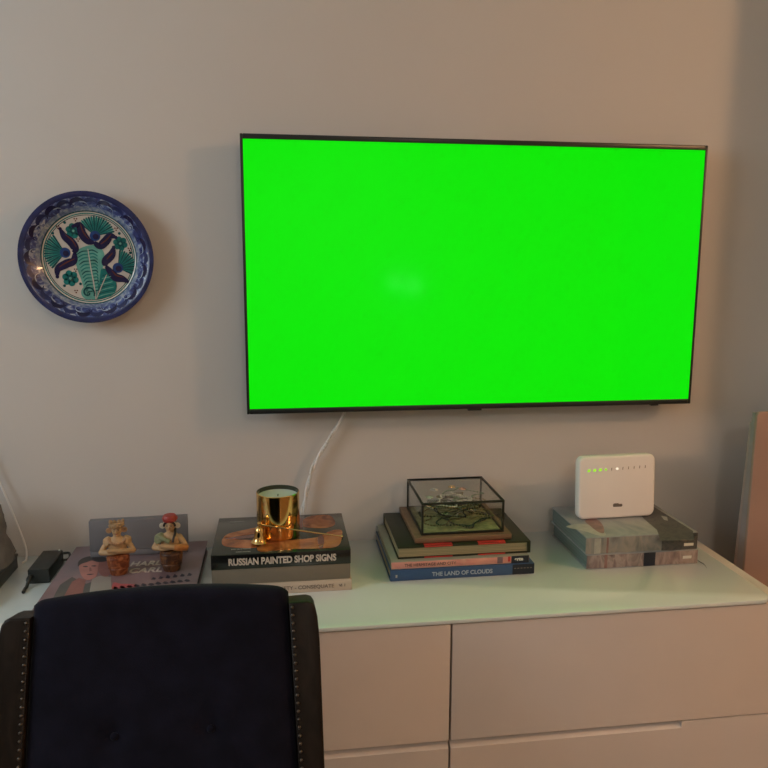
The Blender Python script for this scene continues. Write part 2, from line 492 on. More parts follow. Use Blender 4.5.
tag(cb.build('television_cable', None, None), 'white twisted cable hanging from under the television to the dresser', 'cable')

# thin white cable at the left
c2 = MB()
c2.tube(cat([(-1.26, -0.012, 1.36), (-1.18, -0.014, 1.14), (-1.133, -0.016, 1.005), (-1.108, -0.018, 0.925), (-1.0915, -0.018, 0.862), (-1.088, -0.03, 0.8352), (-1.089, -0.05, 0.8349)], 10, False), 0.0026, M['white_cable'], 8)
tag(c2.build('wall_cable', None, None), 'thin plain white cable slanting down the wall at the far left', 'cable')

# ------------------------------------------------------------------ painted plate on the wall
G = {}
G['rim'] = mat('plate_rim_blue', srgb(40, 47, 92), 0.25, var=0.3, scale=40, coat=0.15)
G['band'] = mat_blotch('plate_scroll_band', [(0.36, srgb(38, 44, 96)), (0.47, srgb(54, 68, 128)), (0.54, srgb(78, 98, 152)), (0.60, srgb(146, 158, 182)), (0.70, srgb(182, 188, 198))], 44, 0.32, 2.0, (1, 1, 1), 0.25)
G['band2'] = mat_blotch('plate_leaf_band', [(0.30, srgb(58, 70, 120)), (0.5, srgb(110, 128, 158)), (0.7, srgb(178, 184, 184))], 60, 0.32, 1.5, (1, 1, 1), 0.25)
G['white'] = mat('plate_white_glaze', srgb(196, 188, 178), 0.2, var=0.04, scale=30, coat=0.2)
G['teal'] = mat('plate_teal_glaze', srgb(22, 112, 108), 0.2, var=0.25, scale=60, coat=0.2)
G['teal2'] = mat('plate_deep_teal_glaze', srgb(12, 74, 78), 0.2, var=0.25, scale=60, coat=0.2)
G['mint'] = mat('plate_mint_glaze', srgb(96, 160, 148), 0.2, var=0.2, scale=60, coat=0.2)
G['navy'] = mat('plate_navy_glaze', srgb(26, 24, 66), 0.2, var=0.2, scale=60, coat=0.2)
G['blue'] = mat('plate_blue_glaze', srgb(28, 62, 122), 0.2, var=0.2, scale=60, coat=0.2)
G['brown'] = mat('plate_brown_glaze', srgb(96, 48, 34), 0.2, var=0.2, scale=60, coat=0.2)
G['pale'] = mat('plate_pale_blue_glaze', srgb(160, 174, 198), 0.2, var=0.15, scale=60, coat=0.2)
G['clay'] = mat('plate_bare_clay', srgb(120, 90, 70), 0.8)
pc = ony(86.7, 257.7, -0.040)
PX, PZ = pc.x, pc.z
XP = Matrix.Translation((PX, 0, PZ)) @ Matrix.Rotation(PI / 2, 4, 'X')          # local z -> world -y
inner = [(0.1465, 0.0430), (0.1400, 0.0436), (0.1340, 0.0415), (0.128, 0.0375), (0.1140, 0.0260), (0.1055, 0.0185), (0.1030, 0.0165), (0.1005, 0.0156), (0.098, 0.0152), (0.0, 0.0150)]
back = [(0.0, 0.009), (0.055, 0.009), (0.058, 0.0015), (0.066, 0.0015), (0.069, 0.010), (0.100, 0.0115), (0.120, 0.024), (0.1415, 0.0385)]
pl = MB()
pl.lathe(back + inner, [G['clay']] * 6 + [G['rim']] * 2 + [G['rim'], G['rim'], G['band'], G['band'], G['band2'], G['teal2'], G['white'], G['teal'], G['white']], 96, XP, cap=False)


def depth_at(r):
    for (ra, ha), (rb, hb) in zip(inner[:-1], inner[1:]):
        if rb <= r <= ra: return hb + (ha - hb) * (r - rb) / (ra - rb)
    return 0.015


SC = 0.1465 / 290.0          # drawing units on the plate
lay = [0]


def plate_pt(x, y, h):
    return Vector((PX + (x - 380) * SC, -(0.0150 + h), PZ - (y - 375) * SC))


def pflat(pts, m, h):
    P = [plate_pt(x, y, h) for x, y in pts]
    a = sum(P[i].x * P[(i + 1) % len(P)].z - P[(i + 1) % len(P)].x * P[i].z for i in range(len(P)))
    if a < 0: P = P[::-1]
    pl.flat(P, m)


def pstroke(pts, w0, wm, w1, m, h, n=8):
    c = cat([(x, y, 0) for x, y in pts], n, False); N = len(c); Lf, Rt = [], []
    for i, q in enumerate(c):
        t = i / (N - 1); d = (c[min(i + 1, N - 1)] - c[max(i - 1, 0)]).normalized(); nn = Vector((-d.y, d.x, 0))
        ww = (w0 * (1 - t) ** 2 + 2 * wm * t * (1 - t) * 1.0 + w1 * t * t) * 0.5
        Lf.append(q + nn * ww); Rt.append(q - nn * ww)
    for i in range(N - 1):
        pflat([(Lf[i].x, Lf[i].y), (Lf[i + 1].x, Lf[i + 1].y), (Rt[i + 1].x, Rt[i + 1].y), (Rt[i].x, Rt[i].y)], m, h)


def pdisc(x, y, r, m, h, n=20, sy=1.0):
    pflat([(x + r * math.cos(2 * PI * k / n), y + r * sy * math.sin(2 * PI * k / n)) for k in range(n)], m, h)


h1, h2, h3, h4 = 0.0003, 0.0006, 0.0009, 0.0012
# scalloped teal ring lines of the well
for rr, wd, mm in ((191, 3.5, 'teal2'), (176, 2.0, 'white')):
    for k in range(72):
        a0, a1 = 2 * PI * k / 72, 2 * PI * (k + 1) / 72
        pflat([(380 + rr * math.cos(a0), 375 + rr * math.sin(a0)), (380 + rr * math.cos(a1), 375 + rr * math.sin(a1)), (380 + (rr - wd) * math.cos(a1), 375 + (rr - wd) * math.sin(a1)), (380 + (rr - wd) * math.cos(a0), 375 + (rr - wd) * math.sin(a0))], G[mm], h1)


def fan(cx, cy, r0, r1, a0, a1, n):
    pts = [(cx, cy)] + [(cx + r1 * 0.94 * math.cos(math.radians(a0 + (a1 - a0) * k / 24)), cy - r1 * 0.94 * math.sin(math.radians(a0 + (a1 - a0) * k / 24))) for k in range(25)]
    pflat(pts, G['mint'], h1)
    for k in range(n):
        a = math.radians(a0 + (a1 - a0) * (k + 0.5) / n); c_, s_ = math.cos(a), math.sin(a)
        pstroke([(cx + r0 * c_, cy - r0 * s_), (cx + (r0 + r1) / 2 * c_, cy - (r0 + r1) / 2 * s_), (cx + r1 * c_, cy - r1 * s_)], 2, 9, 7, G['teal' if k % 2 else 'teal2'], h2, 3)
    pdisc(cx, cy, 23, G['blue'], h3)
    pdisc(cx + 3, cy + 3, 13, G['navy'], h4)


fan(277, 353, 20, 92, 118, 232, 15)
fan(410, 278, 18, 88, 10, 140, 17)
fan(502, 420, 18, 82, -28, 84, 15)
# central leaves
leaf = [(395, 318), (430, 330), (446, 360), (438, 410), (425, 470), (410, 520), (396, 560), (372, 556), (352, 520), (338, 470), (324, 420), (318, 370), (340, 335)]
pflat([(p.x, p.y) for p in cat([(a, b, 0) for a, b in leaf], 5)], G['mint'], h2)
for k in range(13):
    y = 345 + k * 15; x0 = 372 + (y - 345) * 0.11
    pstroke([(x0, y), (x0 - 22, y + 2), (x0 - 46 + k * 1.3, y + 16)], 3, 9, 3, G['teal2' if k % 3 == 0 else 'teal'], h3, 4)
    pstroke([(x0, y), (x0 + 24, y - 4), (x0 + 46 - k * 2.4, y + 8)], 3, 9, 3, G['teal' if k % 3 else 'teal2'], h3, 4)
pstroke([(376, 335), (384, 420), (394, 500), (398, 560)], 3, 6, 4, G['white'], h4)
leaf2 = [(430, 425), (462, 432), (486, 470), (492, 510), (470, 545), (430, 556), (402, 560), (412, 520), (420, 470)]
pflat([(p.x, p.y) for p in cat([(a, b, 0) for a, b in leaf2], 5)], G['teal'], h3)
for k in range(8):
    pstroke([(405 + k * 4, 552 - k * 14), (440 + k * 3, 540 - k * 13), (488 - k * 3, 530 - k * 12)], 3, 6, 2, G['teal2' if k % 2 else 'mint'], h4, 4)
pstroke([(402, 558), (425, 505), (452, 450)], 3, 5, 2, G['white'], h4 + 0.0002)
# rolled leaf tip
sp = [(366 + (6 + 2.2 * k) * math.cos(k * 0.62), 532 + (6 + 2.2 * k) * math.sin(k * 0.62)) for k in range(12)]
pdisc(366, 532, 31, G['mint'], h3)
pstroke(sp, 5, 9, 7, G['teal2'], h4)
# dark blue curls with brown flanks
curls = [[(262, 248), (278, 280), (305, 305), (322, 336), (312, 352)], [(237, 460), (242, 425), (280, 402), (312, 388), (318, 352)], [(318, 236), (345, 232), (356, 270), (378, 300), (404, 308)],
         [(500, 284), (476, 278), (452, 304), (428, 322), (404, 306)], [(488, 328), (478, 360), (450, 390), (446, 412)], [(545, 484), (520, 470), (490, 462), (470, 440), (450, 412)]]
for k, c in enumerate(curls):
    pstroke(c, 8, 66, 12, G['navy'], h3 + 0.0001)
    off = [(x + 5, y - 8) for x, y in c[1:-1]]
    pstroke(off, 2, 9, 2, G['brown'], h4 + 0.0001)
    pdisc(c[0][0], c[0][1], 8, G['navy'], h3)


def flower(x, y, r):
    for k in range(6):
        a = 2 * PI * k / 6 + 0.3; pdisc(x + r * 0.6 * math.cos(a), y + r * 0.6 * math.sin(a), r * 0.42, G['teal'], h2, 12)
    pdisc(x, y, r * 0.42, G['teal2'], h3, 12)
    pdisc(x, y, r * 0.16, G['mint'], h4, 10)


flower(318, 256, 34); flower(293, 467, 36); flower(518, 311, 32)
for x, y in ((229, 267), (283, 220), (335, 492), (516, 266), (560, 352), (265, 500)): pdisc(x, y, 6.5, G['teal2'], h2, 10)
for x, y in ((252, 240), (330, 207), (336, 296), (503, 247), (557, 336), (314, 526), (318, 430), (486, 556)):
    for dx, dy in ((-5, -4), (5, -4), (0, 5)): pdisc(x + dx, y + dy, 3.6, G['brown'], h2, 8)


def cone_pt(r, th):
    d = depth_at(r) + 0.0004
    return Vector((PX + r * math.cos(th), -d, PZ + r * math.sin(th)))


# scrolls of the sloping border
for k in range(26):
    th = 2 * PI * k / 26; st = [(th - 0.17, 0.116), (th - 0.06, 0.1285), (th + 0.09, 0.1262), (th + 0.16, 0.1165)]
    c = cat([(a, b, 0) for a, b in st], 6, False); N = len(c)
    for i in range(N - 1):
        q0, q1 = c[i], c[i + 1]; w0 = 0.0042 * math.sin(PI * i / (N - 1)) + 0.0003; w1 = 0.0042 * math.sin(PI * (i + 1) / (N - 1)) + 0.0003
        pl.flat([cone_pt(q0.y - w0, q0.x), cone_pt(q0.y + w0, q0.x), cone_pt(q1.y + w1, q1.x), cone_pt(q1.y - w1, q1.x)][::-1], G['navy' if k % 2 else 'rim'])
    if k % 2 == 0:
        st = [(th + 0.05, 0.109), (th + 0.10, 0.1215), (th + 0.2, 0.124)]
        c = cat([(a, b, 0) for a, b in st], 6, False); N = len(c)
        for i in range(N - 1):
            q0, q1 = c[i], c[i + 1]; w0 = 0.0011
            pl.flat([cone_pt(q0.y - w0, q0.x) + Vector((0, -.0003, 0)), cone_pt(q0.y + w0, q0.x) + Vector((0, -.0003, 0)), cone_pt(q1.y + w0, q1.x) + Vector((0, -.0003, 0)), cone_pt(q1.y - w0, q1.x) + Vector((0, -.0003, 0))][::-1], G['pale'])
po = pl.build('decorative_plate', None, (PX, -0.001, PZ))
tag(po, 'round painted ceramic plate with blue rim and green feather motif hanging on the wall', 'plate')

# ------------------------------------------------------------------ books
EPS = 0.0004
b_cover = {}


def book(name_label, group, x0, x1, y0, y1, z0, h, cover, spine, pages, face='spine', board=0.0028, rz=0.0, label_extra=None, cover_art=None, spine_art=None, soft=False):
    """face: what looks at the camera (-y side): 'spine' or 'pages'"""
    cx, cy = (x0 + x1) / 2, (y0 + y1) / 2
    b = thing('book', name_label, 'book', (cx, cy, z0), group, rz)
    c = MB()
    lip = 0.0 if soft else 0.003
    c.box(x0, x1, y0, y1, z0, z0 + board, cover, 0.0009, 2)
    c.box(x0, x1, y0, y1, z0 + h - board, z0 + h, cover, 0.0009, 2)
    if face == 'spine':
        c.box(x0, x1, y0, y0 + board, z0 + board * 0.4, z0 + h - board * 0.4, spine, 0.0007, 2)
        px = (x0 + lip, x1 - lip, y0 + board, y1 - lip)
    else:
        c.box(x0, x1, y1 - board, y1, z0 + board * 0.4, z0 + h - board * 0.4, spine, 0.0007, 2)
        px = (x0 + lip, x1 - lip, y0 + lip, y1 - board)
    if cover_art: cover_art(c, z0 + h)
    if spine_art: spine_art(c, y0)
    b_cover[b.name] = part('cover', c, b)
    part('page_block', MB().box(px[0], px[1], px[2], px[3], z0 + board, z0 + h - board, pages), b)
    return b


def fpatch(c, x0, x1, z0, z1, y, m, layer=1):
    c.flat([(x0, y - 0.0002 * layer, z0), (x1, y - 0.0002 * layer, z0), (x1, y - 0.0002 * layer, z1), (x0, y - 0.0002 * layer, z1)], m)


# --- stack A : large portrait book, left
B = {}
B['mauve'] = mat_blotch('mauve_cover', [(0.3, srgb(122, 96, 98)), (0.5, srgb(134, 112, 116)), (0.7, srgb(112, 104, 112))], 7, 0.4, 0.6)
B['skin'] = mat('printed_skin_tone', srgb(176, 120, 112), 0.4, var=0.12, scale=30)
B['skin2'] = mat('printed_skin_tone_dim', srgb(140, 92, 86), 0.4, var=0.15, scale=40)
B['hair'] = mat('printed_dark_hair', srgb(58, 54, 54), 0.4)
B['jacket'] = mat('printed_grey_jacket', srgb(84, 84, 82), 0.4, var=0.15, scale=40)
B['shirt'] = mat('printed_pale_shirt', srgb(150, 144, 138), 0.4, var=0.08)
B['pink'] = mat('printed_pink', srgb(176, 92, 98), 0.4, var=0.15, scale=50)
B['lett'] = mat('printed_pale_letters', srgb(196, 184, 172), 0.5)
B['ink'] = mat('printed_dark_marks', srgb(52, 48, 60), 0.5)
B['black'] = mat('black_cover_cloth', srgb(44, 42, 44), 0.5)


def portrait(c, z):
    art(c, [(52, 600), (60, 585), (72, 577), (80, 581), (86, 584), (97, 580), (110, 576), (112, 592), (113, 612), (40, 618)], z, B['jacket'], 1)
    art(c, [(57, 612), (62, 600), (72, 582), (79, 578), (86, 580), (83, 592), (80, 614)], z, B['skin2'], 2)
    art(c, [(60, 612), (68, 598), (74, 594), (73, 614)], z, B['pink'], 3)
    art(c, [(92, 579), (100, 576), (111, 577), (112, 594), (104, 598), (88, 600)], z, B['shirt'], 2)
    art(c, [(113, 583), (121, 584), (136, 585), (134, 592), (118, 596), (112, 594)], z, B['pink'], 2, 4)
    art(c, [(79, 567), (80, 563), (88, 560), (98, 561), (98, 568), (97, 575), (93, 579), (86, 580), (81, 575)], z, B['skin'], 3, 4)
    art(c, [(98, 563), (104, 561), (110, 563), (111, 572), (106, 577), (99, 573)], z, B['skin2'], 2, 4)
    art(c, [(78, 567), (78.5, 562), (83, 558.5), (90, 556.5), (98, 557), (107, 558), (110, 560.5), (104, 561.8), (97, 562.2), (92, 560.8), (87, 562.5), (81, 564.5)], z, B['hair'], 4, 3)
    art(c, [(82.5, 567), (86, 566.2), (88, 567), (86, 567.6)], z, B['hair'], 4, 3)
    art(c, [(91, 566.4), (94.5, 565.6), (96.5, 566.4), (94, 567)], z, B['hair'], 4, 3)
    art(c, [(86.5, 574.8), (90, 574.2), (94, 574.4), (90, 575.4)], z, B['ink'], 4, 3)
    art(c, [(89.2, 568), (91, 567.8), (92, 571.4), (89.4, 571.8)], z, B['skin2'], 4)
    rr = random.Random(3)
    for k in range(11):                                  # broken line of dark brush marks
        x = 112 + k * 7.2; y = 588.5 - k * 0.75
        art(c, [(x, y), (x + 2, y - 1.5 - rr.random()), (x + 5, y - 1.2), (x + 6.3, y + 0.2), (x + 3, y + 1.0)], z, B['ink'], 2)
        if k > 4: art(c, [(x + 3, y - 5), (x + 5, y - 7.5 - rr.random()), (x + 8, y - 6.5), (x + 7, y - 5)], z, B['ink'], 2)


bA = book('large mauve portrait photo book lying under the two clay figurines', None, -0.972, -0.664, -0.385, -0.030, ZT + EPS, 0.028, B['mauve'], B['black'], mat_pages('dark_page_edges', srgb(70, 66, 64), srgb(45, 42, 40)), 'spine', 0.003, cover_art=portrait)
zA = ZT + EPS + 0.028
dx = Vector((1, 0, 0))
for s, (u, v), wd, sz in (('HARL', (129.5, 566.3), 0.068, 0.036), ('CARL', (128.5, 573.2), 0.071, 0.036)):
    q = onz(u, v, zA + 0.0003)
    X = Matrix.Translation((q.x, q.y, zA + 0.0004))
    part('title_lettering', text_mb(s, sz, B['lett'], X, 0.0002, 0.15, wd, 0.0009), b_cover[bA.name], None, 0)

# --- slim grey box behind the figurines
M['grey_card'] = mat('grey_card_box', srgb(112, 112, 116), 0.55, var=0.08, scale=6)
gb = thing('slim_box', 'slim grey box standing upright behind the two clay figurines', 'box', (-0.812, -0.095, zA))
X = Matrix.Translation((-0.8125, -0.095, zA + 0.0008)) @ Matrix.Rotation(math.radians(2.0), 4, 'Z') @ Matrix.Rotation(math.radians(-3), 4, 'X')
part('body', MB().box(-0.109, 0.109, -0.010, 0.010, 0.0, 0.0135, M['grey_card'], 0.001, 2, X), gb)
part('lid', MB().box(-0.1095, 0.1095, -0.0112, 0.0108, 0.0142, 0.0860, M['grey_card'], 0.001, 2, X), gb)

# --- clay figurines


def fuse(mb, voxel):
    """weld the rough pieces of one body into one continuous skin"""
    o = mb.build('tmp', None, None, 0)
    r = o.modifiers.new('r', 'REMESH'); r.mode = 'VOXEL'; r.voxel_size = voxel
    s = o.modifiers.new('s', 'SMOOTH'); s.iterations = 3; s.factor = 0.5
    dg = bpy.context.evaluated_depsgraph_get(); me = bpy.data.meshes.new_from_object(o.evaluated_get(dg))
    vs = [v.co.copy() for v in me.vertices]; fs = [tuple(p.vertices) for p in me.polygons]
    bpy.data.objects.remove(o)
    return vs, fs


K = {}
K['clay'] = mat('buff_clay', srgb(186, 150, 108), 0.55, var=0.16, scale=90)
K['clay_dark'] = mat('tan_clay', srgb(176, 136, 100), 0.55, var=0.2, scale=90)
K['rust'] = mat_blotch('rust_glazed_skirt', [(0.35, srgb(100, 50, 26)), (0.5, srgb(136, 72, 38)), (0.65, srgb(170, 108, 66))], 70, 0.4, 1.5)
K['brown'] = mat_blotch('dark_brown_skirt', [(0.35, srgb(62, 38, 24)), (0.5, srgb(92, 58, 34)), (0.65, srgb(124, 80, 44))], 80, 0.4, 1.5)
K['band'] = mat('tan_headband', srgb(158, 128, 92), 0.6, var=0.3, scale=160)
K['red'] = mat('red_wrap_glaze', srgb(158, 52, 44), 0.45, var=0.15, scale=60)
K['hair'] = mat('black_hair_glaze', srgb(40, 32, 30), 0.4)
K['white'] = mat('white_slip', srgb(206, 192, 170), 0.5)
K['green'] = mat('olive_shawl_glaze', srgb(128, 130, 92), 0.5, var=0.15, scale=90)
K['lip'] = mat('painted_lips', srgb(150, 66, 50), 0.5)
K['orange'] = mat('orange_sleeve_glaze', srgb(182, 118, 62), 0.5, var=0.15, scale=90)


def figurine(label, x, y, z, kind, H):
    f = thing('figurine', label, 'figurine', (x, y, z), 'clay figurines on the portrait book')
    s = H / 0.125
    X = Matrix.Translation((x, y, z)) @ Matrix.Rotation(0.10 if kind == 'left' else -0.06, 4, 'Z') @ Matrix.Scale(s, 4)
    body = MB(); m = K['clay']
    body.lathe([(0.0001, 0.040), (0.017, 0.041), (0.0195, 0.050), (0.0200, 0.066), (0.0190, 0.075), (0.014, 0.083), (0.0085, 0.086), (0.0075, 0.092), (0.008, 0.096), (0.0001, 0.097)], m, 24, None, True, (1.0, 0.74))
    body.ball((0, -0.001, 0.1005), (0.0108, 0.0112, 0.0130), m, 20, 14)
    body.ball((0, -0.0125, 0.0995), (0.0018, 0.0025, 0.0026), m, 8, 6)      # nose
    body.ball((0, -0.0095, 0.0915), (0.004, 0.003, 0.0025), m, 8, 6)        # chin
    for sx in (-1, 1):
        sh, el = Vector((sx * 0.0190, 0.0, 0.0750)), Vector((sx * 0.0335, -0.008, 0.0545))
        hd = Vector((-sx * 0.010, -0.0265 if sx > 0 else -0.0225, 0.0640 if sx > 0 else 0.0590))
        body.ball(sh, 0.0066, m, 12, 8)
        body.tube([sh, (sh + el) / 2 + Vector((sx * .001, 0, 0)), el], [0.0064, 0.0062, 0.0058], m, 12)
        body.ball(el, 0.0060, m, 12, 8)
        mid = (el + hd) / 2 + Vector((0, -0.006, 0))
        body.tube(cat([el, mid, hd], 5, False), [0.0066 - 0.0022 * t / 10 for t in range(11)], m, 12)
        body.ball(hd, (0.0058, 0.0038, 0.0046), m, 12, 8)
        for k in range(4):                                                  # four fingers and a thumb, laid over the other arm
            a = hd + Vector((-sx * 0.0035, -0.001, 0.0036 - 0.0024 * k))
            body.tube([a, a + Vector((-sx * (0.0052 - 0.0006 * abs(k - 1)), -0.0002, -0.0004)), a + Vector((-sx * (0.0078 - 0.0009 * abs(k - 1)), 0.0022, -0.0012))], [0.0013, 0.0012, 0.001], m, 6)
        a = hd + Vector((-sx * 0.001, -0.0018, 0.004)); body.tube([a, a + Vector((-sx * 0.003, -0.001, 0.0034))], [0.0014, 0.001], m, 6)
    vs, fs = fuse(body, 0.00085)
    mb = MB(); mb.add(vs, fs, K['clay'], X); bod = part('body', mb, f, None, 60)
    skirt = MB(); sm = K['rust'] if kind == 'left' else K['brown']
    skirt.lathe([(0.0, 0.0), (0.0170, 0.0), (0.0186, 0.002), (0.0200, 0.010), (0.0224, 0.020), (0.0240, 0.030), (0.0244, 0.040), (0.0225, 0.047), (0.017, 0.050), (0.0, 0.050)], sm, 32, X, False, (1.0, 0.86))
    for k in range(3): skirt.tube([(0.0238 * math.cos(2 * PI * j / 32) * (1 - .05 * (2 - k)), 0.0238 * 0.86 * math.sin(2 * PI * j / 32) * (1 - .05 * (2 - k)), 0.016 + k * 0.012) for j in range(32)], 0.0011, sm, 6, True, X)
    part('skirt', skirt, f)
    eyes = MB()
    for sx in (-1, 1):
        eyes.ball((sx * 0.0042, -0.0112, 0.1022), (0.0016, 0.0010, 0.0009), K['hair'], 8, 6, X)
        eyes.tube([(sx * 0.0018, -0.0118, 0.1045), (sx * 0.0042, -0.0116, 0.1056), (sx * 0.0064, -0.0100, 0.1047)], 0.00045, K['hair'], 5, False, X)
    part('eyes', eyes, bod)
    part('lips', MB().ball((0, -0.0116, 0.0945), (0.0028, 0.0010, 0.0008), K['lip'], 8, 6, X), bod)
    if kind == 'left':
        hb = MB()
        hb.lathe([(0.0108, 0.1075), (0.0138, 0.1075), (0.0150, 0.1105), (0.0150, 0.1150), (0.0142, 0.1165), (0.0, 0.1165)], K['band'], 28, X, False)
        for k in range(12):
            a = 2 * PI * k / 12; hb.ball((0.0150 * math.cos(a), 0.0150 * math.sin(a), 0.1115), 0.0022, K['band'], 8, 6, X)
        part('headband', hb, f)
        tuft = MB()
        for a, hh in ((-0.55, 0.010), (-0.2, 0.0085), (0.25, 0.009), (0.6, 0.0105)):
            tuft.lathe([(0.0, 0.0), (0.004, 0.001), (0.0045, 0.005), (0.0015, hh), (0.0, hh)], K['band'], 12, X @ Matrix.Translation((0.012 * a * 1.6, 0, 0.115)) @ Matrix.Rotation(a * 0.5, 4, 'Y'), False, (1, .6))
        part('headdress_feathers', tuft, f)
        em = K['clay_dark']
        collar = MB()
        for k in range(15):
            a = PI + PI * k / 14 * 1.0
            collar.ball((0.0185 * math.cos(a), -0.004 + 0.0165 * math.sin(a), 0.0815 - 0.006 * abs(math.sin(a))), (0.0026, 0.0026, 0.0034), K['clay_dark'], 8, 6, X)
        part('bead_collar', collar, f)
        for sx in (-1, 1):
            cape = MB()
            cape.lathe([(0.0, 0.010), (0.007, 0.008), (0.0115, 0.001), (0.0132, -0.004), (0.0115, -0.0035), (0.0, 0.004)], K['clay'], 16, X @ Matrix.Translation((sx * 0.0195, 0.0, 0.0765)) @ Matrix.Rotation(sx * 0.5, 4, 'Y'), False)
            part('shoulder_cape', cape, f)
    else:
        wr = MB()
        wr.lathe([(0.0115, 0.1110), (0.0142, 0.1112), (0.0152, 0.1150), (0.0148, 0.1205), (0.0125, 0.1245), (0.006, 0.1250), (0.0, 0.1250)], K['red'], 28, X, False)
        wr.tube([(0.0150 * math.cos(2 * PI * k / 24), 0.0150 * math.sin(2 * PI * k / 24), 0.1165 + 0.002 * math.sin(4 * PI * k / 24)) for k in range(24)], 0.0018, K['red'], 6, True, X)
        part('head_wrap', wr, f)
        hr = MB()
        hr.tube([(0.0118 * math.cos(PI * k / 14), -0.0062 - 0.0016 * math.sin(PI * k / 14), 0.1010 + 0.0105 * math.sin(PI * k / 14)) for k in range(15)], 0.0024, K['hair'], 8, False, X)
        hr.ball((0, 0.004, 0.1040), (0.0122, 0.0100, 0.0125), K['hair'], 16, 10, X)
        hr.tube(cat([(0.010, 0.002, 0.094), (0.012, -0.010, 0.086), (0.010, -0.019, 0.078), (0.009, -0.0225, 0.070)], 5, False), [0.003 - 0.0007 * t / 15 for t in range(16)], K['hair'], 8, False, X)
        part('hair', hr, f)
        wa = MB(); wa.tube([(0.0128 * math.cos(PI * k / 14), -0.0045 - 0.002 * math.sin(PI * k / 14), 0.1045 + 0.0108 * math.sin(PI * k / 14)) for k in range(15)], 0.0015, K['white'], 8, False, X)
        part('white_headband', wa, f)
        em = K['white']
        sh = MB()
        sh.lathe([(0.0, 0.009), (0.008, 0.0075), (0.0135, 0.0), (0.015, -0.008), (0.0130, -0.0075), (0.0, 0.002)], K['green'], 18, X @ Matrix.Translation((-0.0225, -0.001, 0.0750)) @ Matrix.Rotation(-0.45, 4, 'Y'), False)
        sh.tube(cat([(-0.022, -0.010, 0.081), (-0.010, -0.0185, 0.077), (0.002, -0.0215, 0.071)], 5, False), 0.0048, K['green'], 10, False, X)
        part('shawl', sh, f)
        sl = MB(); sl.tube(cat([(0.0335, -0.009, 0.0540), (0.022, -0.0235, 0.0590), (0.012, -0.0275, 0.0608)], 5, False), [0.0080] * 8 + [0.0068] * 3, K['orange'], 12, False, X)
        part('sleeve', sl, f)
    for sx in (-1, 1):
        e = MB(); e.lathe([(0.0, -0.0015), (0.0055, -0.0015), (0.0066, 0.0), (0.0055, 0.0015), (0.0026, 0.0017), (0.0022, 0.0008), (0.0, 0.0008)], em, 20, X @ Matrix.Translation((sx * 0.0160, -0.002, 0.1010)) @ Matrix.Rotation(PI / 2 + 0.0, 4, 'X'), False)
        part('ear_ornament', e, f)


figurine('buff clay figurine with a pale feather headdress and rust skirt, arms folded', -0.8385, -0.206, zA + 0.0003, 'left', 0.1240)
figurine('clay figurine with a red head wrap and green shawl, arms folded', -0.7265, -0.200, zA + 0.0003, 'right', 0.1275)

# ------------------------------------------------------------------ power adapter
pa = thing('power_adapter', 'black block shaped power adapter with short cords lying on the dresser top', 'adapter', (-1.017, -0.116, ZT))
X = Matrix.Translation((-1.017, -0.116, ZT + EPS))
bk = MB(); bk.prism(rrect(-0.0225, 0.0225, 0.0, 0.0335, 0.003, 3), -0.056, 0.056, M['black_plastic'], X @ Matrix.Rotation(PI / 2, 4, 'X'), 0.0015, 2)
part('body', bk, pa)
part('indicator_light', MB().ball((-1.002, -0.063, ZT + 0.0345), (0.0022, 0.0022, 0.0010), mat('indicator_pale', (0.8, 0.85, 0.8), 0.2, emit=(0.8, 0.9, 0.8), estr=0.25, var=0), 10, 6), pa)  # small pale dot on the adapter, weakly emissive
cd1 = MB(); cd1.tube(cat([(-1.034, -0.171, ZT + 0.018), (-1.034, -0.182, ZT + 0.016), (-1.035, -0.196, ZT + 0.006), (-1.036, -0.206, ZT + 0.0040), (-1.034, -0.222, ZT + 0.0040)], 7, False), [0.0058] * 10 + [0.0038] * 19, M['black_plastic'], 10)
part('output_cord', cd1, pa)
cd2 = MB(); cd2.tube(cat([(-1.008, -0.0605, ZT + 0.020), (-0.998, -0.050, ZT + 0.021), (-0.984, -0.052, ZT + 0.022), (-0.980, -0.060, ZT + 0.016), (-0.986, -0.055, ZT + 0.008), (-0.998, -0.046, ZT + 0.0036), (-1.01, -0.035, ZT + 0.0036)], 7, False), 0.0028, M['black_plastic'], 8)
part('input_cord', cd2, pa)

# ------------------------------------------------------------------ black box and grey bag at the left edge
bb = thing('storage_box', 'black box at the left edge of the dresser under a grey cloth bag', 'box', (-1.21, -0.19, ZT))
part('body', MB().box(-1.325, -1.0925, -0.30, -0.072, ZT + EPS, ZT + 0.028, M['black_plastic'], 0.002), bb)
part('lid', MB().box(-1.327, -1.0905, -0.302, -0.070, ZT + 0.0282, ZT + 0.0345, M['black_plastic'], 0.002), bb)
M['bag'] = mat('grey_cloth', srgb(104, 104, 103), 0.85, var=0.25, scale=22, bump=0.3, bscale=150)
bag = MB(); vs, fs = [], []
nu, nv = 40, 24
for j in range(nv + 1):
    t = j / nv
    hz = 0.165 * t
    wdt = 1.0 - 0.36 * t - 0.5 * max(0, t - 0.86) / 0.14 * 0.8
    for i in range(nu):
        a = 2 * PI * i / nu
        ca, sa = math.cos(a), math.sin(a)
        e = 0.55
        x = -1.204 + 0.117 * (1 - 0.26 * t)* (1 if t < 0.9 else 1 - (t - 0.9) * 3) * 1.0 * math.copysign(abs(ca) ** e, ca)
        y = -0.125 + 0.060 * wdt * math.copysign(abs(sa) ** e, sa)
        q = Vector((x, y, hz))
        nn = noise.noise(q * 30) * 0.009 + noise.noise(q * 75) * 0.004
        if t < 0.05: nn = min(nn, 0)
        vs.append((x + ca * nn, y + sa * nn, ZT + 0.0350 + max(0, hz + (nn * 0.8 if t > 0.3 else 0))))
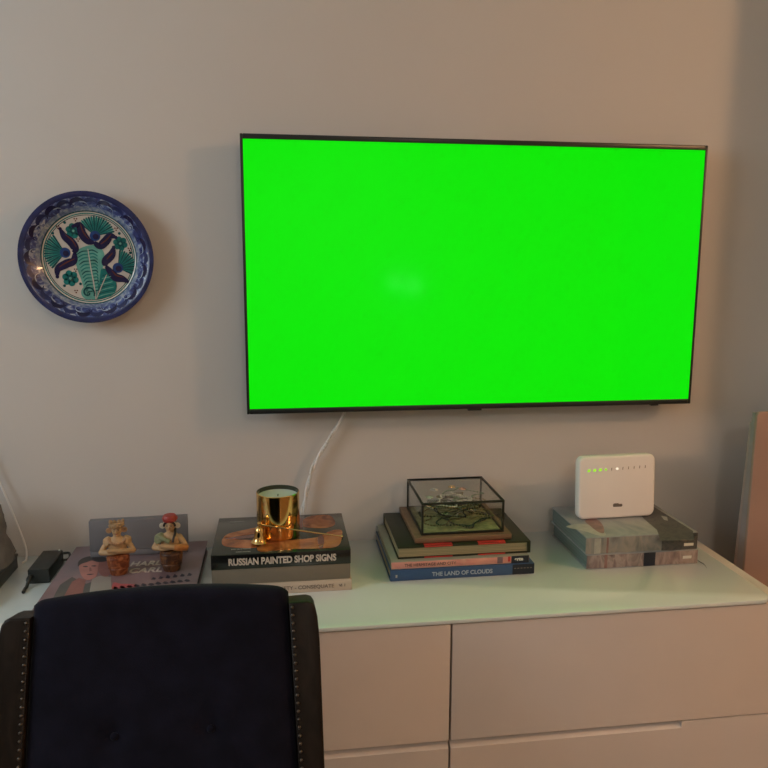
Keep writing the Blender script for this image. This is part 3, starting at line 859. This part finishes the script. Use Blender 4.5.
for j in range(nv):
    for i in range(nu):
        i2 = (i + 1) % nu; fs.append((j * nu + i, j * nu + i2, (j + 1) * nu + i2, (j + 1) * nu + i))
fs.append(tuple(range(nu))[::-1]); fs.append(tuple(nv * nu + i for i in range(nu)))
bag.add(vs, fs, M['bag'])
tag(bag.build('cloth_bag', None, (-1.21, -0.17, ZT + 0.035), 80), 'crumpled dark grey cloth bag on the black box at the left edge', 'bag')

# ------------------------------------------------------------------ stack B: white, grey, shop signs
B['cream_cover'] = mat('cream_white_cover', srgb(196, 182, 164), 0.45, var=0.03)
B['olive_cover'] = mat('grey_olive_cover', srgb(118, 110, 96), 0.6, var=0.06)
B['blackgreen'] = mat('gloss_black_green_cover', srgb(46, 50, 42), 0.16, var=0.12, scale=8, coat=0.15)
B['blackspine'] = mat('gloss_black_spine', srgb(22, 22, 21), 0.25, coat=0.3)
B['brownart'] = mat_blotch('printed_brown_forms', [(0.35, srgb(122, 66, 32)), (0.5, srgb(164, 92, 48)), (0.65, srgb(186, 116, 68))], 22, 0.18, 1.0, (1, 1, 1), 0.1)
B['redbrown'] = mat('printed_red_brown', srgb(120, 52, 42), 0.16, var=0.2, scale=40, coat=0.6)
B['greyink'] = mat('printed_grey_ink', srgb(120, 108, 98), 0.5)
B['palegrey'] = mat('printed_pale_grey', srgb(176, 176, 166), 0.4)
sx0, sx1 = -0.6315, -0.3375
b1 = book('cream white book with small grey spine lettering, lowest of the stack under the candle', None, sx0 + 0.002, sx1 + 0.003, -0.295, -0.075, ZT + EPS, 0.0255, B['cream_cover'], B['cream_cover'], M['page_cream'])
zz = ZT + EPS + 0.0255 + EPS
part('spine_lettering', text_mb('SOCIETY - CONSEQUATE', 0.0115, B['greyink'], frame_front(-0.508, -0.2954, ZT + 0.0085), 0.0002, 0, 0.135, 0.0002), b_cover[b1.name], None, 0)
part('publisher_mark', text_mb('VI  I', 0.008, B['greyink'], frame_front(-0.363, -0.2954, ZT + 0.0095), 0.0002, 0, 0.014, 0.0004), b_cover[b1.name], None, 0)


def grey_line(c, y):
    fpatch(c, sx0 + 0.09, sx1 - 0.055, zz + 0.0205, zz + 0.0222, y, B['blackspine'])


b2 = book('thick plain grey book in the middle of the stack under the candle', None, sx0, sx1, -0.294, -0.068, zz, 0.0335, B['olive_cover'], B['olive_cover'], M['page_grey'], spine_art=lambda c, y: (fpatch(c, sx0 + 0.06, sx1 - 0.05, zz + 0.0165, zz + 0.0178, y, B['greyink'])))
zz2 = zz + 0.0335 + EPS


def shop_art(c, z):
    art(c, [(226, 537), (222, 540), (224, 546), (240, 548), (256, 547.5), (262, 543), (250, 540), (236, 539.5)], z, B['brownart'], 1, 4)
    art(c, [(224, 538), (229, 533.5), (244, 530), (257, 527.5), (262, 530), (256, 533.5), (240, 536)], z, B['brownart'], 1, 4)
    art(c, [(225, 538.6), (240, 536.2), (256, 535), (252, 538), (236, 539.2)], z, B['redbrown'], 2, 3)
    art(c, [(302, 526), (304, 519), (314, 515.5), (328, 515), (334, 519), (334.5, 525), (326, 528), (312, 528)], z, B['brownart'], 1, 4)
    art(c, [(258, 551), (262, 540), (290, 540), (318, 537), (330, 531), (341, 530), (342, 536), (338, 546), (322, 548.5), (296, 549), (276, 550.5)], z, B['brownart'], 1, 4)
    art(c, [(318, 538), (322, 535.5), (324, 540), (323, 547.5), (319, 548)], z, B['redbrown'], 2, 3)
    art(c, [(296, 528), (300, 518), (303, 518), (303, 528)], z, B['redbrown'], 2)


b3 = book('glossy black shop signs book with brown cover pictures, topmost of the stack under the candle', None, sx0 - 0.001, sx1 + 0.001, -0.2935, -0.058, zz2, 0.0335, B['blackgreen'], B['blackspine'], M['page_grey'], cover_art=shop_art)
zB = zz2 + 0.0335
part('title_lettering', text_mb('RUSSIAN PAINTED SHOP SIGNS', 0.0205, B['lett'], frame_front(-0.596, -0.2940, zz2 + 0.0095), 0.0003, 0, 0.228, 0.0008), b_cover[b3.name], None, 0)
for (u, v, s, wd, sz) in ((230, 522.5, 'RUSSIAN', 0.032, 0.008), (231, 550, 'SHOP SIGNS PAINTED', 0.042, 0.0065), (236, 552.6, 'RUSSIAN PAINTED', 0.030, 0.0055)):
    q = onz(u, v, zB)
    part('cover_lettering', text_mb(s, sz, B['palegrey'], Matrix.Translation((q.x, q.y, zB + 0.0004)), 0.0001, 0, wd), b_cover[b3.name], None, 0)

# candle
cc = (-0.4905, -0.185); zc = zB + 0.0009
Rr, Hc = 0.0483, 0.1012
cn = thing('candle', 'polished gold candle jar with pale green wax on the black shop signs book', 'candle', (cc[0], cc[1], zc))
X = Matrix.Translation((cc[0], cc[1], zc))
part('jar', MB().lathe([(0.0, 0.0), (Rr - 0.004, 0.0), (Rr - 0.001, 0.001), (Rr, 0.004), (Rr, Hc - 0.0015), (Rr - 0.0012, Hc), (Rr - 0.0026, Hc - 0.001), (Rr - 0.003, Hc - 0.003), (Rr - 0.003, 0.008), (0.0, 0.008)], [M['gold']] * 5 + [M['lining']] * 4, 96, X, False), cn)
wx_o = part('wax', MB().lathe([(0.0, 0.0085), (Rr - 0.0034, 0.0085), (Rr - 0.0034, Hc - 0.0095), (Rr - 0.006, Hc - 0.0110), (0.014, Hc - 0.0115), (0.0, Hc - 0.0122)], M['wax'], 64, X, False), cn)
part('wick', MB().tube([(cc[0], cc[1], zc + Hc - 0.0135), (cc[0] + 0.0005, cc[1], zc + Hc - 0.007)], 0.0011, M['wick'], 8), wx_o)

# snuffer
sn = thing('candle_snuffer', 'brass candle snuffer with bell and long thin rod beside the gold candle', 'candle snuffer', (-0.533, -0.240, zB))
zs = zB + 0.0011
X = Matrix.Translation((-0.533, -0.236, zs + 0.0012)) @ Matrix.Rotation(0.05, 4, 'Y')
bell = MB()
bell.lathe([(0.0, 0.024), (0.0075, 0.020), (0.0098, 0.006), (0.0148, 0.0008), (0.0172, 0.0), (0.0180, 0.0012), (0.0150, 0.0045), (0.0120, 0.010), (0.0105, 0.022), (0.0092, 0.032), (0.0060, 0.0355), (0.0030, 0.037), (0.0030, 0.040), (0.0056, 0.0425), (0.0056, 0.0445), (0.0035, 0.0465), (0.0, 0.047)], M['gold'], 40, X, False)
part('bell', bell, sn)
ra = Vector((-0.533, -0.2365, zs + 0.042)); rb = onz(342, 536.5, zB + 0.0035)
hinge = Vector((-0.520, -0.2385, zs + 0.040))
rod = MB(); rod.tube([ra + Vector((0.003, 0, 0.0)), hinge, (hinge + rb) / 2, rb], [0.0022, 0.0019, 0.0017, 0.0017], M['brass_rod'], 10)
rod.ball(rb, 0.0032, M['brass_rod'], 12, 8)
part('handle_rod', rod, sn)

# ------------------------------------------------------------------ stack C: blue, pink, dark green
B['blue'] = mat('royal_blue_cover', srgb(52, 82, 120), 0.42, var=0.08, scale=20)
B['inkblue'] = mat('dark_ink_blue', srgb(30, 34, 46), 0.42)
B['pinkcover'] = mat_blotch('pink_peach_cover', [(0.35, srgb(218, 156, 138)), (0.55, srgb(208, 140, 128)), (0.7, srgb(218, 170, 146))], 16, 0.45, 0.6)
B['palegreen'] = mat('pale_cover_back', srgb(146, 146, 128), 0.5, var=0.05)
B['dkgreen'] = mat('dark_green_black_cover', srgb(40, 43, 28), 0.4, var=0.12, scale=10, spec=0.3)
B['red'] = mat('red_printed_block', srgb(190, 52, 46), 0.4, var=0.06)
B['whiteink'] = mat('white_print', srgb(214, 212, 200), 0.5)
B['bluewhite'] = mat('pale_blue_print', srgb(170, 184, 196), 0.5)
B['blackink'] = mat('black_print', srgb(58, 44, 40), 0.5)
B['mauve2'] = mat('printed_mauve_picture', srgb(122, 100, 104), 0.45, var=0.3, scale=70)
x0, x1 = -0.2455, 0.0885
z1 = ZT + EPS
b4 = book('royal blue book with white spine title, lowest of the stack under the glass box', None, x0, x1, -0.2645, -0.012, z1, 0.0250, B['blue'], B['blue'], M['page_cream'],
          spine_art=lambda c, y: (fpatch(c, x1 - 0.052, x1 - 0.0005, z1 + 0.0006, z1 + 0.0244, y, B['inkblue']), fpatch(c, x0 + 0.012, x0 + 0.016, z1 + 0.008, z1 + 0.015, y, B['palegrey'], 1), [fpatch(c, x1 - 0.048 + 0.0075 * k, x1 - 0.0435 + 0.0075 * k, z1 + 0.014, z1 + 0.0162, y, B['greyink'], 2) for k in range(6)]))
part('spine_lettering', text_mb('THE LAND OF CLOUDS', 0.0135, B['bluewhite'], frame_front(-0.1505, -0.2650, z1 + 0.0075), 0.0002, 0, 0.140, 0.0003), b_cover[b4.name], None, 0)
z2 = z1 + 0.0250 + EPS
pxx0, pxx1 = x0 + 0.003, x1 - 0.012


def pink_spine(c, y):
    fpatch(c, pxx1 - 0.075, pxx1 - 0.062, z2 + 0.002, z2 + 0.0172, y, B['mauve2'])
    fpatch(c, pxx1 - 0.050, pxx1 - 0.044, z2 + 0.005, z2 + 0.0172, y, B['red'])
    fpatch(c, pxx1 - 0.042, pxx1 - 0.0004, z2 + 0.0006, z2 + 0.0178, y, B['inkblue'])


b5 = book('pink spined book with small dark lettering, between the blue book and the dark green book', None, pxx0, pxx1, -0.2600, -0.016, z2, 0.0182, B['palegreen'], B['pinkcover'], M['page_cream'], board=0.0022, spine_art=pink_spine)
part('spine_lettering', text_mb('THE HERMITAGE AND CITY', 0.0098, B['blackink'], frame_front(x0 + 0.033, -0.2604, z2 + 0.0055), 0.0002, 0, 0.118), b_cover[b5.name], None, 0)
part('publisher_mark', text_mb('arte', 0.011, B['whiteink'], frame_front(pxx1 - 0.034, -0.2606, z2 + 0.0065), 0.0002, 0, 0.020, 0.0006), b_cover[b5.name], None, 0)
z3 = z2 + 0.0182 + EPS
gx0, gx1, gy0 = -0.2260, 0.0835, -0.2470
hg = 0.0285


def green_edges(c, y):
    for za, zb in ((z3 + 0.0002, z3 + 0.0034), (z3 + hg - 0.0034, z3 + hg - 0.0002)):
        for xa, xb in ((gx0 + 0.061, gx0 + 0.126), (gx0 + 0.186, gx0 + 0.250)):
            fpatch(c, xa, xb, za, zb, y, B['red'])
    for xa, xb in ((gx0 + 0.061, gx0 + 0.126), (gx0 + 0.186, gx0 + 0.250)):      # the red blocks run on over the cover
        c.flat([(xa, gy0 + 0.0004, z3 + hg + 0.0003), (xb, gy0 + 0.0004, z3 + hg + 0.0003), (xb, gy0 + 0.014, z3 + hg + 0.0003), (xa, gy0 + 0.014, z3 + hg + 0.0003)], B['red'])
    # dark spine at the right end
    c.box(gx1 - 0.0075, gx1 + 0.0002, gy0 + 0.0002, -0.02, z3 + 0.001, z3 + hg - 0.001, B['dkgreen'])


b6 = book('dark green book with red blocks along its cover edges under the glass box', None, gx0, gx1, gy0, -0.012, z3, hg, B['dkgreen'], B['dkgreen'], M['page_olive'], 'pages', 0.0036, spine_art=green_edges)
z4 = z3 + hg + 0.0008

# ------------------------------------------------------------------ glass box on its wooden board
gbx0, gbx1, gby0, gby1 = -0.167, 0.028, -0.2190, -0.020
wx0_, wx1_, wy0_, wy1_ = -0.184, 0.043, -0.2320, -0.006
gl = thing('glass_box', 'glass display box with dark metal edges on a wooden board holding tangled jewellery', 'glass box', (-0.07, -0.12, z4))
part('base_board', MB().box(wx0_, wx1_, wy0_, wy1_, z4, z4 + 0.0125, M['board_wood'], 0.0012), gl)
zb0 = z4 + 0.0130; Hb = 0.0765; th = 0.0050
fr = MB()
for zz_ in (zb0, zb0 + Hb - th):
    fr.box(gbx0, gbx1, gby0, gby0 + th, zz_, zz_ + th, M['box_frame'], 0.0008)
    fr.box(gbx0, gbx1, gby1 - th, gby1, zz_, zz_ + th, M['box_frame'], 0.0008)
    fr.box(gbx0, gbx0 + th, gby0 + th, gby1 - th, zz_, zz_ + th, M['box_frame'], 0.0008)
    fr.box(gbx1 - th, gbx1, gby0 + th, gby1 - th, zz_, zz_ + th, M['box_frame'], 0.0008)
for xa in (gbx0, gbx1 - th):
    for ya in (gby0, gby1 - th):
        fr.box(xa, xa + th, ya, ya + th, zb0 + th, zb0 + Hb - th, M['box_frame'], 0.0008)
part('metal_frame', fr, gl)
e = 0.0018
panes = [(gbx0 + th, gbx1 - th, gby0 + 0.0016, gby0 + 0.0016 + e, zb0 + th, zb0 + Hb - th), (gbx0 + th, gbx1 - th, gby1 - 0.0034, gby1 - 0.0034 + e, zb0 + th, zb0 + Hb - th),
         (gbx0 + 0.0016, gbx0 + 0.0016 + e, gby0 + th, gby1 - th, zb0 + th, zb0 + Hb - th), (gbx1 - 0.0034, gbx1 - 0.0034 + e, gby0 + th, gby1 - th, zb0 + th, zb0 + Hb - th),
         (gbx0 + th, gbx1 - th, gby0 + th, gby1 - th, zb0 + Hb - 0.0034, zb0 + Hb - 0.0034 + e)]
for a in panes:
    part('glass_pane', MB().box(*a, M['pane']), gl, None, 0)
part('felt_lining', MB().box(gbx0 + th + .0005, gbx1 - th - .0005, gby0 + th + .0005, gby1 - th - .0005, zb0 + 0.0003, zb0 + 0.004, M['moss_felt'], 0.0008), gl)

# jewellery heaped in the box
J = [('charcoal', (0.03, 0.035, 0.03), 0.3, 0.0), ('bottle green', (0.022, 0.05, 0.03), 0.2, 0.0), ('bronze', (0.16, 0.12, 0.05), 0.3, 0.8), ('dark green', (0.035, 0.045, 0.022), 0.25, 0.0), ('olive', (0.13, 0.13, 0.045), 0.3, 0.2), ('silver', (0.55, 0.53, 0.46), 0.2, 1.0), ('black', (0.012, 0.013, 0.012), 0.2, 0.0),
     ('brass', (0.50, 0.38, 0.14), 0.2, 1.0), ('moss green', (0.075, 0.10, 0.035), 0.3, 0.1), ('pewter', (0.22, 0.22, 0.18), 0.25, 0.9), ('jade', (0.16, 0.26, 0.15), 0.25, 0.0), ('pearl', (0.62, 0.60, 0.50), 0.25, 0.0)]
rj = random.Random(21)
zf = zb0 + 0.0042
bxc, byc = (gbx0 + gbx1) / 2, (gby0 + gby1) / 2
for k, (nm, colr, ro, me_) in enumerate(J):
    mt = mat('beads_' + nm.replace(' ', '_'), colr, ro, metal=me_, var=0.3, scale=150)
    ph = [rj.random() * 6.28 for _ in range(6)]
    cx_ = bxc + rj.uniform(-0.032, 0.032); cy_ = byc + rj.uniform(-0.030, 0.030)
    lvl = 0.0026 + 0.0045 * k
    pts = []
    NB = 84
    for i in range(NB):
        t = 2 * PI * i / NB
        rx_ = (0.056 if k < 8 else 0.040) + 0.018 * math.sin(3 * t + ph[0]) + 0.010 * math.sin(5 * t + ph[1])
        ry_ = (0.056 if k < 8 else 0.038) + 0.018 * math.sin(2 * t + ph[2]) + 0.010 * math.sin(5 * t + ph[3])
        px_ = min(max(cx_ + rx_ * math.cos(t), gbx0 + 0.013), gbx1 - 0.013); py_ = min(max(cy_ + ry_ * math.sin(t), gby0 + 0.013), gby1 - 0.013)
        pz_ = zf + lvl + 0.0003 * math.sin(3 * t + ph[4])
        pts.append(Vector((px_, py_, pz_)))
    o_ = thing('necklace', '%s bead necklace tangled in the heap inside the glass box' % nm, 'necklace', (cx_, cy_, zf), 'jewellery heaped in the glass box')
    part('cord', MB().tube(pts, 0.0007, mt, 6, True), o_)
    bd = MB(); br = 0.00205 if k % 2 else 0.0019
    for i, q in enumerate(pts): bd.ball(q, br * (1.05 if i % 9 == 0 else 1.0), mt, 8, 6)
    part('beads', bd, o_)
for k, (ux, uy, nm, colr) in enumerate(((0.55, 0.80, 'gold', (0.95, 0.68, 0.28)), (0.66, 0.70, 'rose gold', (0.95, 0.55, 0.38)), (0.30, 0.72, 'silver', (0.85, 0.83, 0.78)), (0.18, 0.42, 'white metal', (0.80, 0.84, 0.82)))):
    mt = mat('brooch_' + nm.replace(' ', '_'), colr, 0.24, metal=1.0)
    q = Vector((gbx0 + (gbx1 - gbx0) * ux, gby0 + (gby1 - gby0) * uy, zf + 0.0595))
    o_ = thing('brooch', 'small %s flower brooch glinting on top of the heaped necklaces' % nm, 'brooch', tuple(q), 'jewellery heaped in the glass box')
    pt = MB()
    for j in range(6):
        a = 2 * PI * j / 6; pt.ball((q.x + 0.0060 * math.cos(a), q.y + 0.0060 * math.sin(a), q.z), (0.0040, 0.0040, 0.0024), mt, 10, 6)
    part('petals', pt, o_); part('stone', MB().ball((q.x, q.y, q.z + 0.0012), 0.0030, mt, 10, 8), o_)

# ------------------------------------------------------------------ stack D: two painted books and the router
B['paint_top'] = mat_blotch('painted_grey_green_cover', [(0.34, srgb(128, 134, 134)), (0.5, srgb(154, 154, 152)), (0.62, srgb(140, 144, 144)), (0.74, srgb(116, 122, 124))], 9, 0.4, 1.2)
B['paint_dark'] = mat_blotch('painted_dark_corner', [(0.35, srgb(66, 66, 64)), (0.55, srgb(92, 86, 80)), (0.7, srgb(54, 56, 56))], 40, 0.4, 1.5)
B['paint_spine'] = mat_blotch('painted_spine', [(0.30, srgb(104, 110, 108)), (0.46, srgb(150, 142, 132)), (0.56, srgb(132, 132, 128)), (0.72, srgb(104, 98, 94))], 13, 0.4, 0.7, (2.0, 1, 1))
B['paint_spine2'] = mat_blotch('painted_mauve_spine', [(0.30, srgb(98, 86, 84)), (0.46, srgb(164, 150, 142)), (0.56, srgb(138, 120, 116)), (0.72, srgb(86, 82, 84))], 16, 0.4, 0.8, (2.2, 1, 1))
B['paint_red'] = mat('painted_red_touch', srgb(136, 102, 94), 0.4, var=0.25, scale=60)
B['paint_pale'] = mat('painted_pale_touch', srgb(168, 166, 156), 0.4, var=0.15, scale=60)
dx0, dx1, dy0 = 0.2135, 0.4905, -0.2575
M['page_teal'] = mat_pages('teal_grey_page_edges', srgb(120, 132, 128), srgb(88, 100, 98))
b7 = book('painted cover book with mauve brown spine and ribbon, lower of the two under the router', None, dx0 + 0.003, dx1 + 0.002, dy0 - 0.002, -0.036, z1, 0.0352, B['paint_top'], B['paint_spine2'], M['page_teal'],
          spine_art=lambda c, y: (fpatch(c, dx1 - 0.036, dx1 - 0.014, z1 + 0.014, z1 + 0.021, y, B['whiteink'], 2), fpatch(c, dx0 + 0.143, dx0 + 0.172, z1 + 0.001, z1 + 0.034, y, B['inkblue'], 1), fpatch(c, dx0 + 0.046, dx0 + 0.053, z1 + 0.001, z1 + 0.034, y, B['paint_red'], 1)))
B['ribbon'] = mat('teal_ribbon', srgb(70, 84, 80), 0.6)
rbm = MB(); c_ = cat([(dx1 - 0.004, -0.200, z1 + 0.019), (dx1 + 0.0065, -0.215, z1 + 0.017), (dx1 + 0.0095, -0.228, z1 + 0.009), (dx1 + 0.0115, -0.246, z1 + 0.0014), (dx1 + 0.014, -0.268, z1 + 0.0010), (dx1 + 0.0085, -0.288, z1 + 0.0010)], 6, False)
vs = []; fs = []
for i, q in enumerate(c_):
    for s_ in (-0.0028, 0.0028): vs += [(q.x + s_ * 0.3, q.y + s_, q.z), (q.x + s_ * 0.3 + 0.0002, q.y + s_, q.z + 0.0005)]
for i in range(len(c_) - 1):
    o4 = i * 4; fs += [(o4, o4 + 4, o4 + 6, o4 + 2), (o4 + 1, o4 + 3, o4 + 7, o4 + 5), (o4, o4 + 1, o4 + 5, o4 + 4), (o4 + 2, o4 + 6, o4 + 7, o4 + 3)]
rbm.add(vs, fs, B['ribbon']); part('ribbon_bookmark', rbm, b7, 'dark teal ribbon bookmark')
z5 = z1 + 0.0352 + EPS
hD = 0.0412


def painted(c, z):
    art(c, [(634, 507), (654, 507), (693, 531), (694, 540), (661, 541), (657, 530), (644, 519)], z, B['paint_dark'], 1)
    art(c, [(585, 521), (592, 517), (602, 524), (604, 533), (598, 532), (590, 526)], z, B['paint_red'], 2, 3)
    art(c, [(566, 527), (578, 524), (594, 526), (606, 534), (600, 536), (584, 531)], z, B['paint_pale'], 1, 3)
    art(c, [(661, 516), (667, 517), (668, 521), (664, 520)], z, B['paint_pale'], 2)


b8 = book('painted grey green book with dark right end, directly under the white router', None, dx0, dx1, dy0, -0.032, z5, hD, B['paint_top'], B['paint_spine'], M['page_teal'], cover_art=painted,
          spine_art=lambda c, y: (fpatch(c, dx1 - 0.090, dx1 - 0.0005, z5 + 0.0006, z5 + hD - 0.0006, y, B['paint_dark'], 1), fpatch(c, dx1 - 0.034, dx1 - 0.010, z5 + 0.009, z5 + 0.016, y, B['whiteink'], 2), fpatch(c, dx0 + 0.050, dx0 + 0.055, z5 + 0.001, z5 + hD - 0.002, y, B['paint_red'], 1), fpatch(c, dx0 + 0.020, dx0 + 0.036, z5 + 0.001, z5 + hD - 0.003, y, B['paint_pale'], 1)))
zD = z5 + hD

rt = thing('router', 'white upright wireless router with row of green status lights on the painted books', 'router', (0.341, -0.141, zD))
Wd, Hh, Tt = 0.2035, 0.1575, 0.024
XR_ = Matrix.Translation((0.3415, -0.141, zD + 0.0015)) @ Matrix.Rotation(math.radians(2.0), 4, 'Z') @ Matrix.Rotation(math.radians(-4.0), 4, 'X')
XF = XR_ @ Matrix.Translation((0, 0.0, 0)) @ Matrix.Rotation(PI / 2, 4, 'X')      # outline x,z -> depth -y
rb_ = MB(); rb_.prism(rrect(-Wd / 2, Wd / 2, 0.0, Hh, 0.017, 8), -Tt, 0.0, M['white_plastic'], XF, 0.006, 4)
part('body', rb_, rt)
yF = 0.0003
for k in range(11):
    lx = -Wd / 2 + 0.026 + k * 0.0149; lz = Hh - 0.0350 + 0.0004 * k
    m_ = M['led_green'] if k < 4 else (M['led_white'] if k == 5 else M['led_off'])
    l_ = MB()
    if k < 3: l_.prism([(lx - 0.0042, lz - 0.003), (lx + 0.003, lz - 0.003), (lx + 0.005, lz + 0.003), (lx - 0.002, lz + 0.003)], 0.0, 0.0007, m_, XF)
    elif k in (3, 5): l_.prism([(lx + 0.0032 * math.cos(a * PI / 6), lz + 0.0026 * math.sin(a * PI / 6)) for a in range(12)], 0.0, 0.0007, m_, XF)
    else: l_.prism([(lx - 0.0010, lz - 0.0034), (lx + 0.0010, lz - 0.0034), (lx + 0.0016, lz + 0.0034), (lx - 0.0002, lz + 0.0034)], 0.0, 0.0004, m_, XF)
    part('status_light', l_, rt, 'lit green status light' if k < 4 else ('lit white status light' if k == 5 else 'unlit status mark'))
lg = MB(); lg.prism(rrect(-0.0105, 0.0145, 0.0285, 0.0355, 0.003, 4), 0.0, 0.0004, M['logo_grey'], XF)
lg.prism([(-0.011, 0.034), (0.004, 0.0335), (0.004, 0.0375), (-0.008, 0.0372)], 0.0, 0.0005, M['logo_grey'], XF)
part('logo', lg, rt)

# ------------------------------------------------------------------ upright padded board at the right
ub = thing('headboard', 'warm beige padded upright board with grey edge beside the right end of the dresser', 'headboard', (0.80, -0.18, 0))
fy, by = -0.196, -0.158
zt_ = 1.182
XH = Matrix(((1, 0, 0, 0), (0, 0, -1, 0), (0, 1, 0, 0), (0, 0, 0, 1)))             # x,z outline extruded along -y
out = [(0.66, 0.02), (0.895, 0.02), (0.895, zt_)] + [(0.66 + 0.012 - 0.012 * math.sin(a * PI / 12), zt_ - 0.012 + 0.012 * math.cos(a * PI / 12)) for a in range(7)]
part('padded_front', MB().prism(out, -fy - 0.010, -fy, M['panel_fabric'], XH, 0.003, 3), ub)


def wedge(xa, xb, za, zb, ya, yb0, yb1, m):
    """board whose back face slopes: yb0 at the foot, yb1 at the top"""
    mb = MB()
    mb.add([(xa, ya, za), (xb, ya, za), (xb, yb0, za), (xa, yb0, za), (xa, ya, zb), (xb, ya, zb), (xb, yb1, zb), (xa, yb1, zb)],
           [(0, 3, 2, 1), (4, 5, 6, 7), (0, 1, 5, 4), (1, 2, 6, 5), (2, 3, 7, 6), (3, 0, 4, 7)], m)
    return mb


part('edge_band', wedge(0.661, 0.894, 0.02, zt_ - 0.004, fy + 0.0102, fy + 0.062, fy + 0.020, M['panel_edge']), ub)
bkm = MB()
za_, zb_ = 0.02, zt_ - 0.03
e0, e1 = fy + 0.0622, fy + 0.0622 + (0.0202 - 0.0622) * (zb_ - 0.02) / (zt_ - 0.024)
bkm.add([(0.6605, e0, za_), (0.8945, e0, za_), (0.8945, e0 + 0.020, za_), (0.6605, e0 + 0.020, za_), (0.6605, e1, zb_), (0.8945, e1, zb_), (0.8945, e1 + 0.006, zb_), (0.6605, e1 + 0.006, zb_)],
        [(0, 3, 2, 1), (4, 5, 6, 7), (0, 1, 5, 4), (1, 2, 6, 5), (2, 3, 7, 6), (3, 0, 4, 7)], M['panel_back'])
part('backing', bkm, ub)
for xx in (0.70, 0.86): part('leg', MB().box(xx - 0.02, xx + 0.02, fy + 0.02, fy + 0.06, 0.0, 0.0198, M['dark_wood']), ub)

# ------------------------------------------------------------------ chair
CXc, YT, ZTOP, REC = -0.677, -0.640, 1.0, math.radians(15)
ch = thing('dining_chair', 'dark navy velvet chair with dark wooden side frames and nailheads in front of dresser', 'chair', (CXc, -0.9, 0))
# local frame: x across, s down along the back from the top, n towards the viewer
dn = Vector((0, -math.sin(REC), -math.cos(REC))); nn_ = Vector((0, -math.cos(REC), math.sin(REC)))
O = Vector((CXc, YT, ZTOP))


def bp(x, s, n): return O + Vector((x, 0, 0)) + dn * s + nn_ * n


HB = 0.50


def half_w(s): return 0.2030 + 0.040 * s


def edge(t, k=10): return max(0.0, 1 - abs(t) ** k) ** 0.5


NX, NS = 56, 52
back_up = MB(); vs, fs = [], []
for side in (0, 1):
    for j in range(NS + 1):
        s01 = j / NS
        for i in range(NX + 1):
            tx = -1 + 2 * i / NX
            tx = math.copysign(abs(tx) ** 0.8, tx) if abs(tx) > 1e-9 else 0
            s = s01 ** 1.25 * HB
            x = tx * half_w(s)
            crown = (0.0150 * (1 - tx * tx) - 0.008 * (max(0.0, abs(tx) - 0.90) / 0.10) ** 2.5) * max(0, 1 - s / 0.12)
            rim = edge(tx, 14) * min(1.0, math.sqrt(max(0, 1 - (1 - min(1, s / 0.014)) ** 2)))
            if side == 0:
                n = -0.012 + rim * (0.012 + 0.010 * (1 - tx ** 4))
                for bx_, bs_ in ((-0.075, 0.215), (0.075, 0.215), (0.0, 0.345)):
                    d2 = (x - bx_) ** 2 + (s - bs_) ** 2; n -= 0.010 * math.exp(-d2 / 0.00045)
            else:
                n = -0.012 - rim * 0.045
            p = bp(x, s, n); p.z += crown
            vs.append(p)
W1 = NX + 1; off = (NS + 1) * W1
for side in (0, 1):
    for j in range(NS):
        for i in range(NX):
            a = side * off + j * W1 + i
            fs.append((a, a + W1, a + W1 + 1, a + 1) if side == 0 else (a, a + 1, a + W1 + 1, a + W1))
back_up.add(vs, fs, M['navy']); backrest = part('backrest', back_up, ch, None, 80)
bt = MB()
for bx_, bs_ in ((-0.075, 0.215), (0.075, 0.215), (0.0, 0.345)):
    q = bp(bx_, bs_, 0.0012)
    o_ = MB().ball(q, (0.007, 0.004, 0.007), M['navy'], 14, 8); part('button', o_, backrest)
for sx in (-1, 1):
    # front face outline of the side frame in (x, s)
    pts = [(sx * 0.2030, 0.0235), (sx * 0.2335, 0.0225), (sx * 0.2420, 0.0255), (sx * 0.2470, 0.033), (sx * 0.2505, 0.049), (sx * 0.2530, 0.084), (sx * 0.2540, 0.13), (sx * 0.2600, 0.56), (sx * 0.2250, 0.56)]
    XB = Matrix(((1, 0, 0, O.x), (0, dn.y, nn_.y, O.y), (0, dn.z, nn_.z, O.z), (0, 0, 0, 1)))
    f_ = MB(); f_.prism(pts, -0.066, 0.004, M['dark_wood'], XB, 0.004, 3); part('side_frame', f_, ch)
proto = None
for sx in (-1, 1):
    for k in range(30):
        s = 0.031 + k * 0.0128
        q = bp(sx * (half_w(s) + 0.0045), s, 0.0045)
        if proto is None:
            nb = MB().ball(Vector((0, 0, 0)), 0.0029, M['nail'], 10, 6); proto = nb.build('nail', None, None, 60); o_ = proto
        else:
            o_ = proto.copy(); COL.objects.link(o_)
        o_.parent = ch; o_.location = q - ch.location
# seat, lower frame, legs below the picture edge
st_ = MB(); st_.box(CXc - 0.235, CXc + 0.235, -1.30, -0.79, 0.40, 0.475, M['navy'], 0.025, 4); part('seat', st_, ch)
part('seat_frame', MB().box(CXc - 0.225, CXc + 0.225, -1.28, -0.80, 0.345, 0.398, M['dark_wood'], 0.004), ch)
part('back_filler', MB().tube([bp(-0.21, 0.52, -0.03), bp(0.21, 0.52, -0.03)], 0.018, M['dark_wood'], 10), ch)
for sx in (-1, 1):
    part('leg', MB().tube([(CXc + sx * 0.20, -1.25, 0.36), (CXc + sx * 0.205, -1.26, 0.0)], [0.024, 0.015], M['dark_wood'], 12), ch)
    part('leg', MB().tube([bp(sx * 0.236, 0.52, -0.032), (CXc + sx * 0.232, -0.80, 0.36), (CXc + sx * 0.230, -0.70, 0.0)], [0.024, 0.024, 0.016], M['dark_wood'], 12), ch)
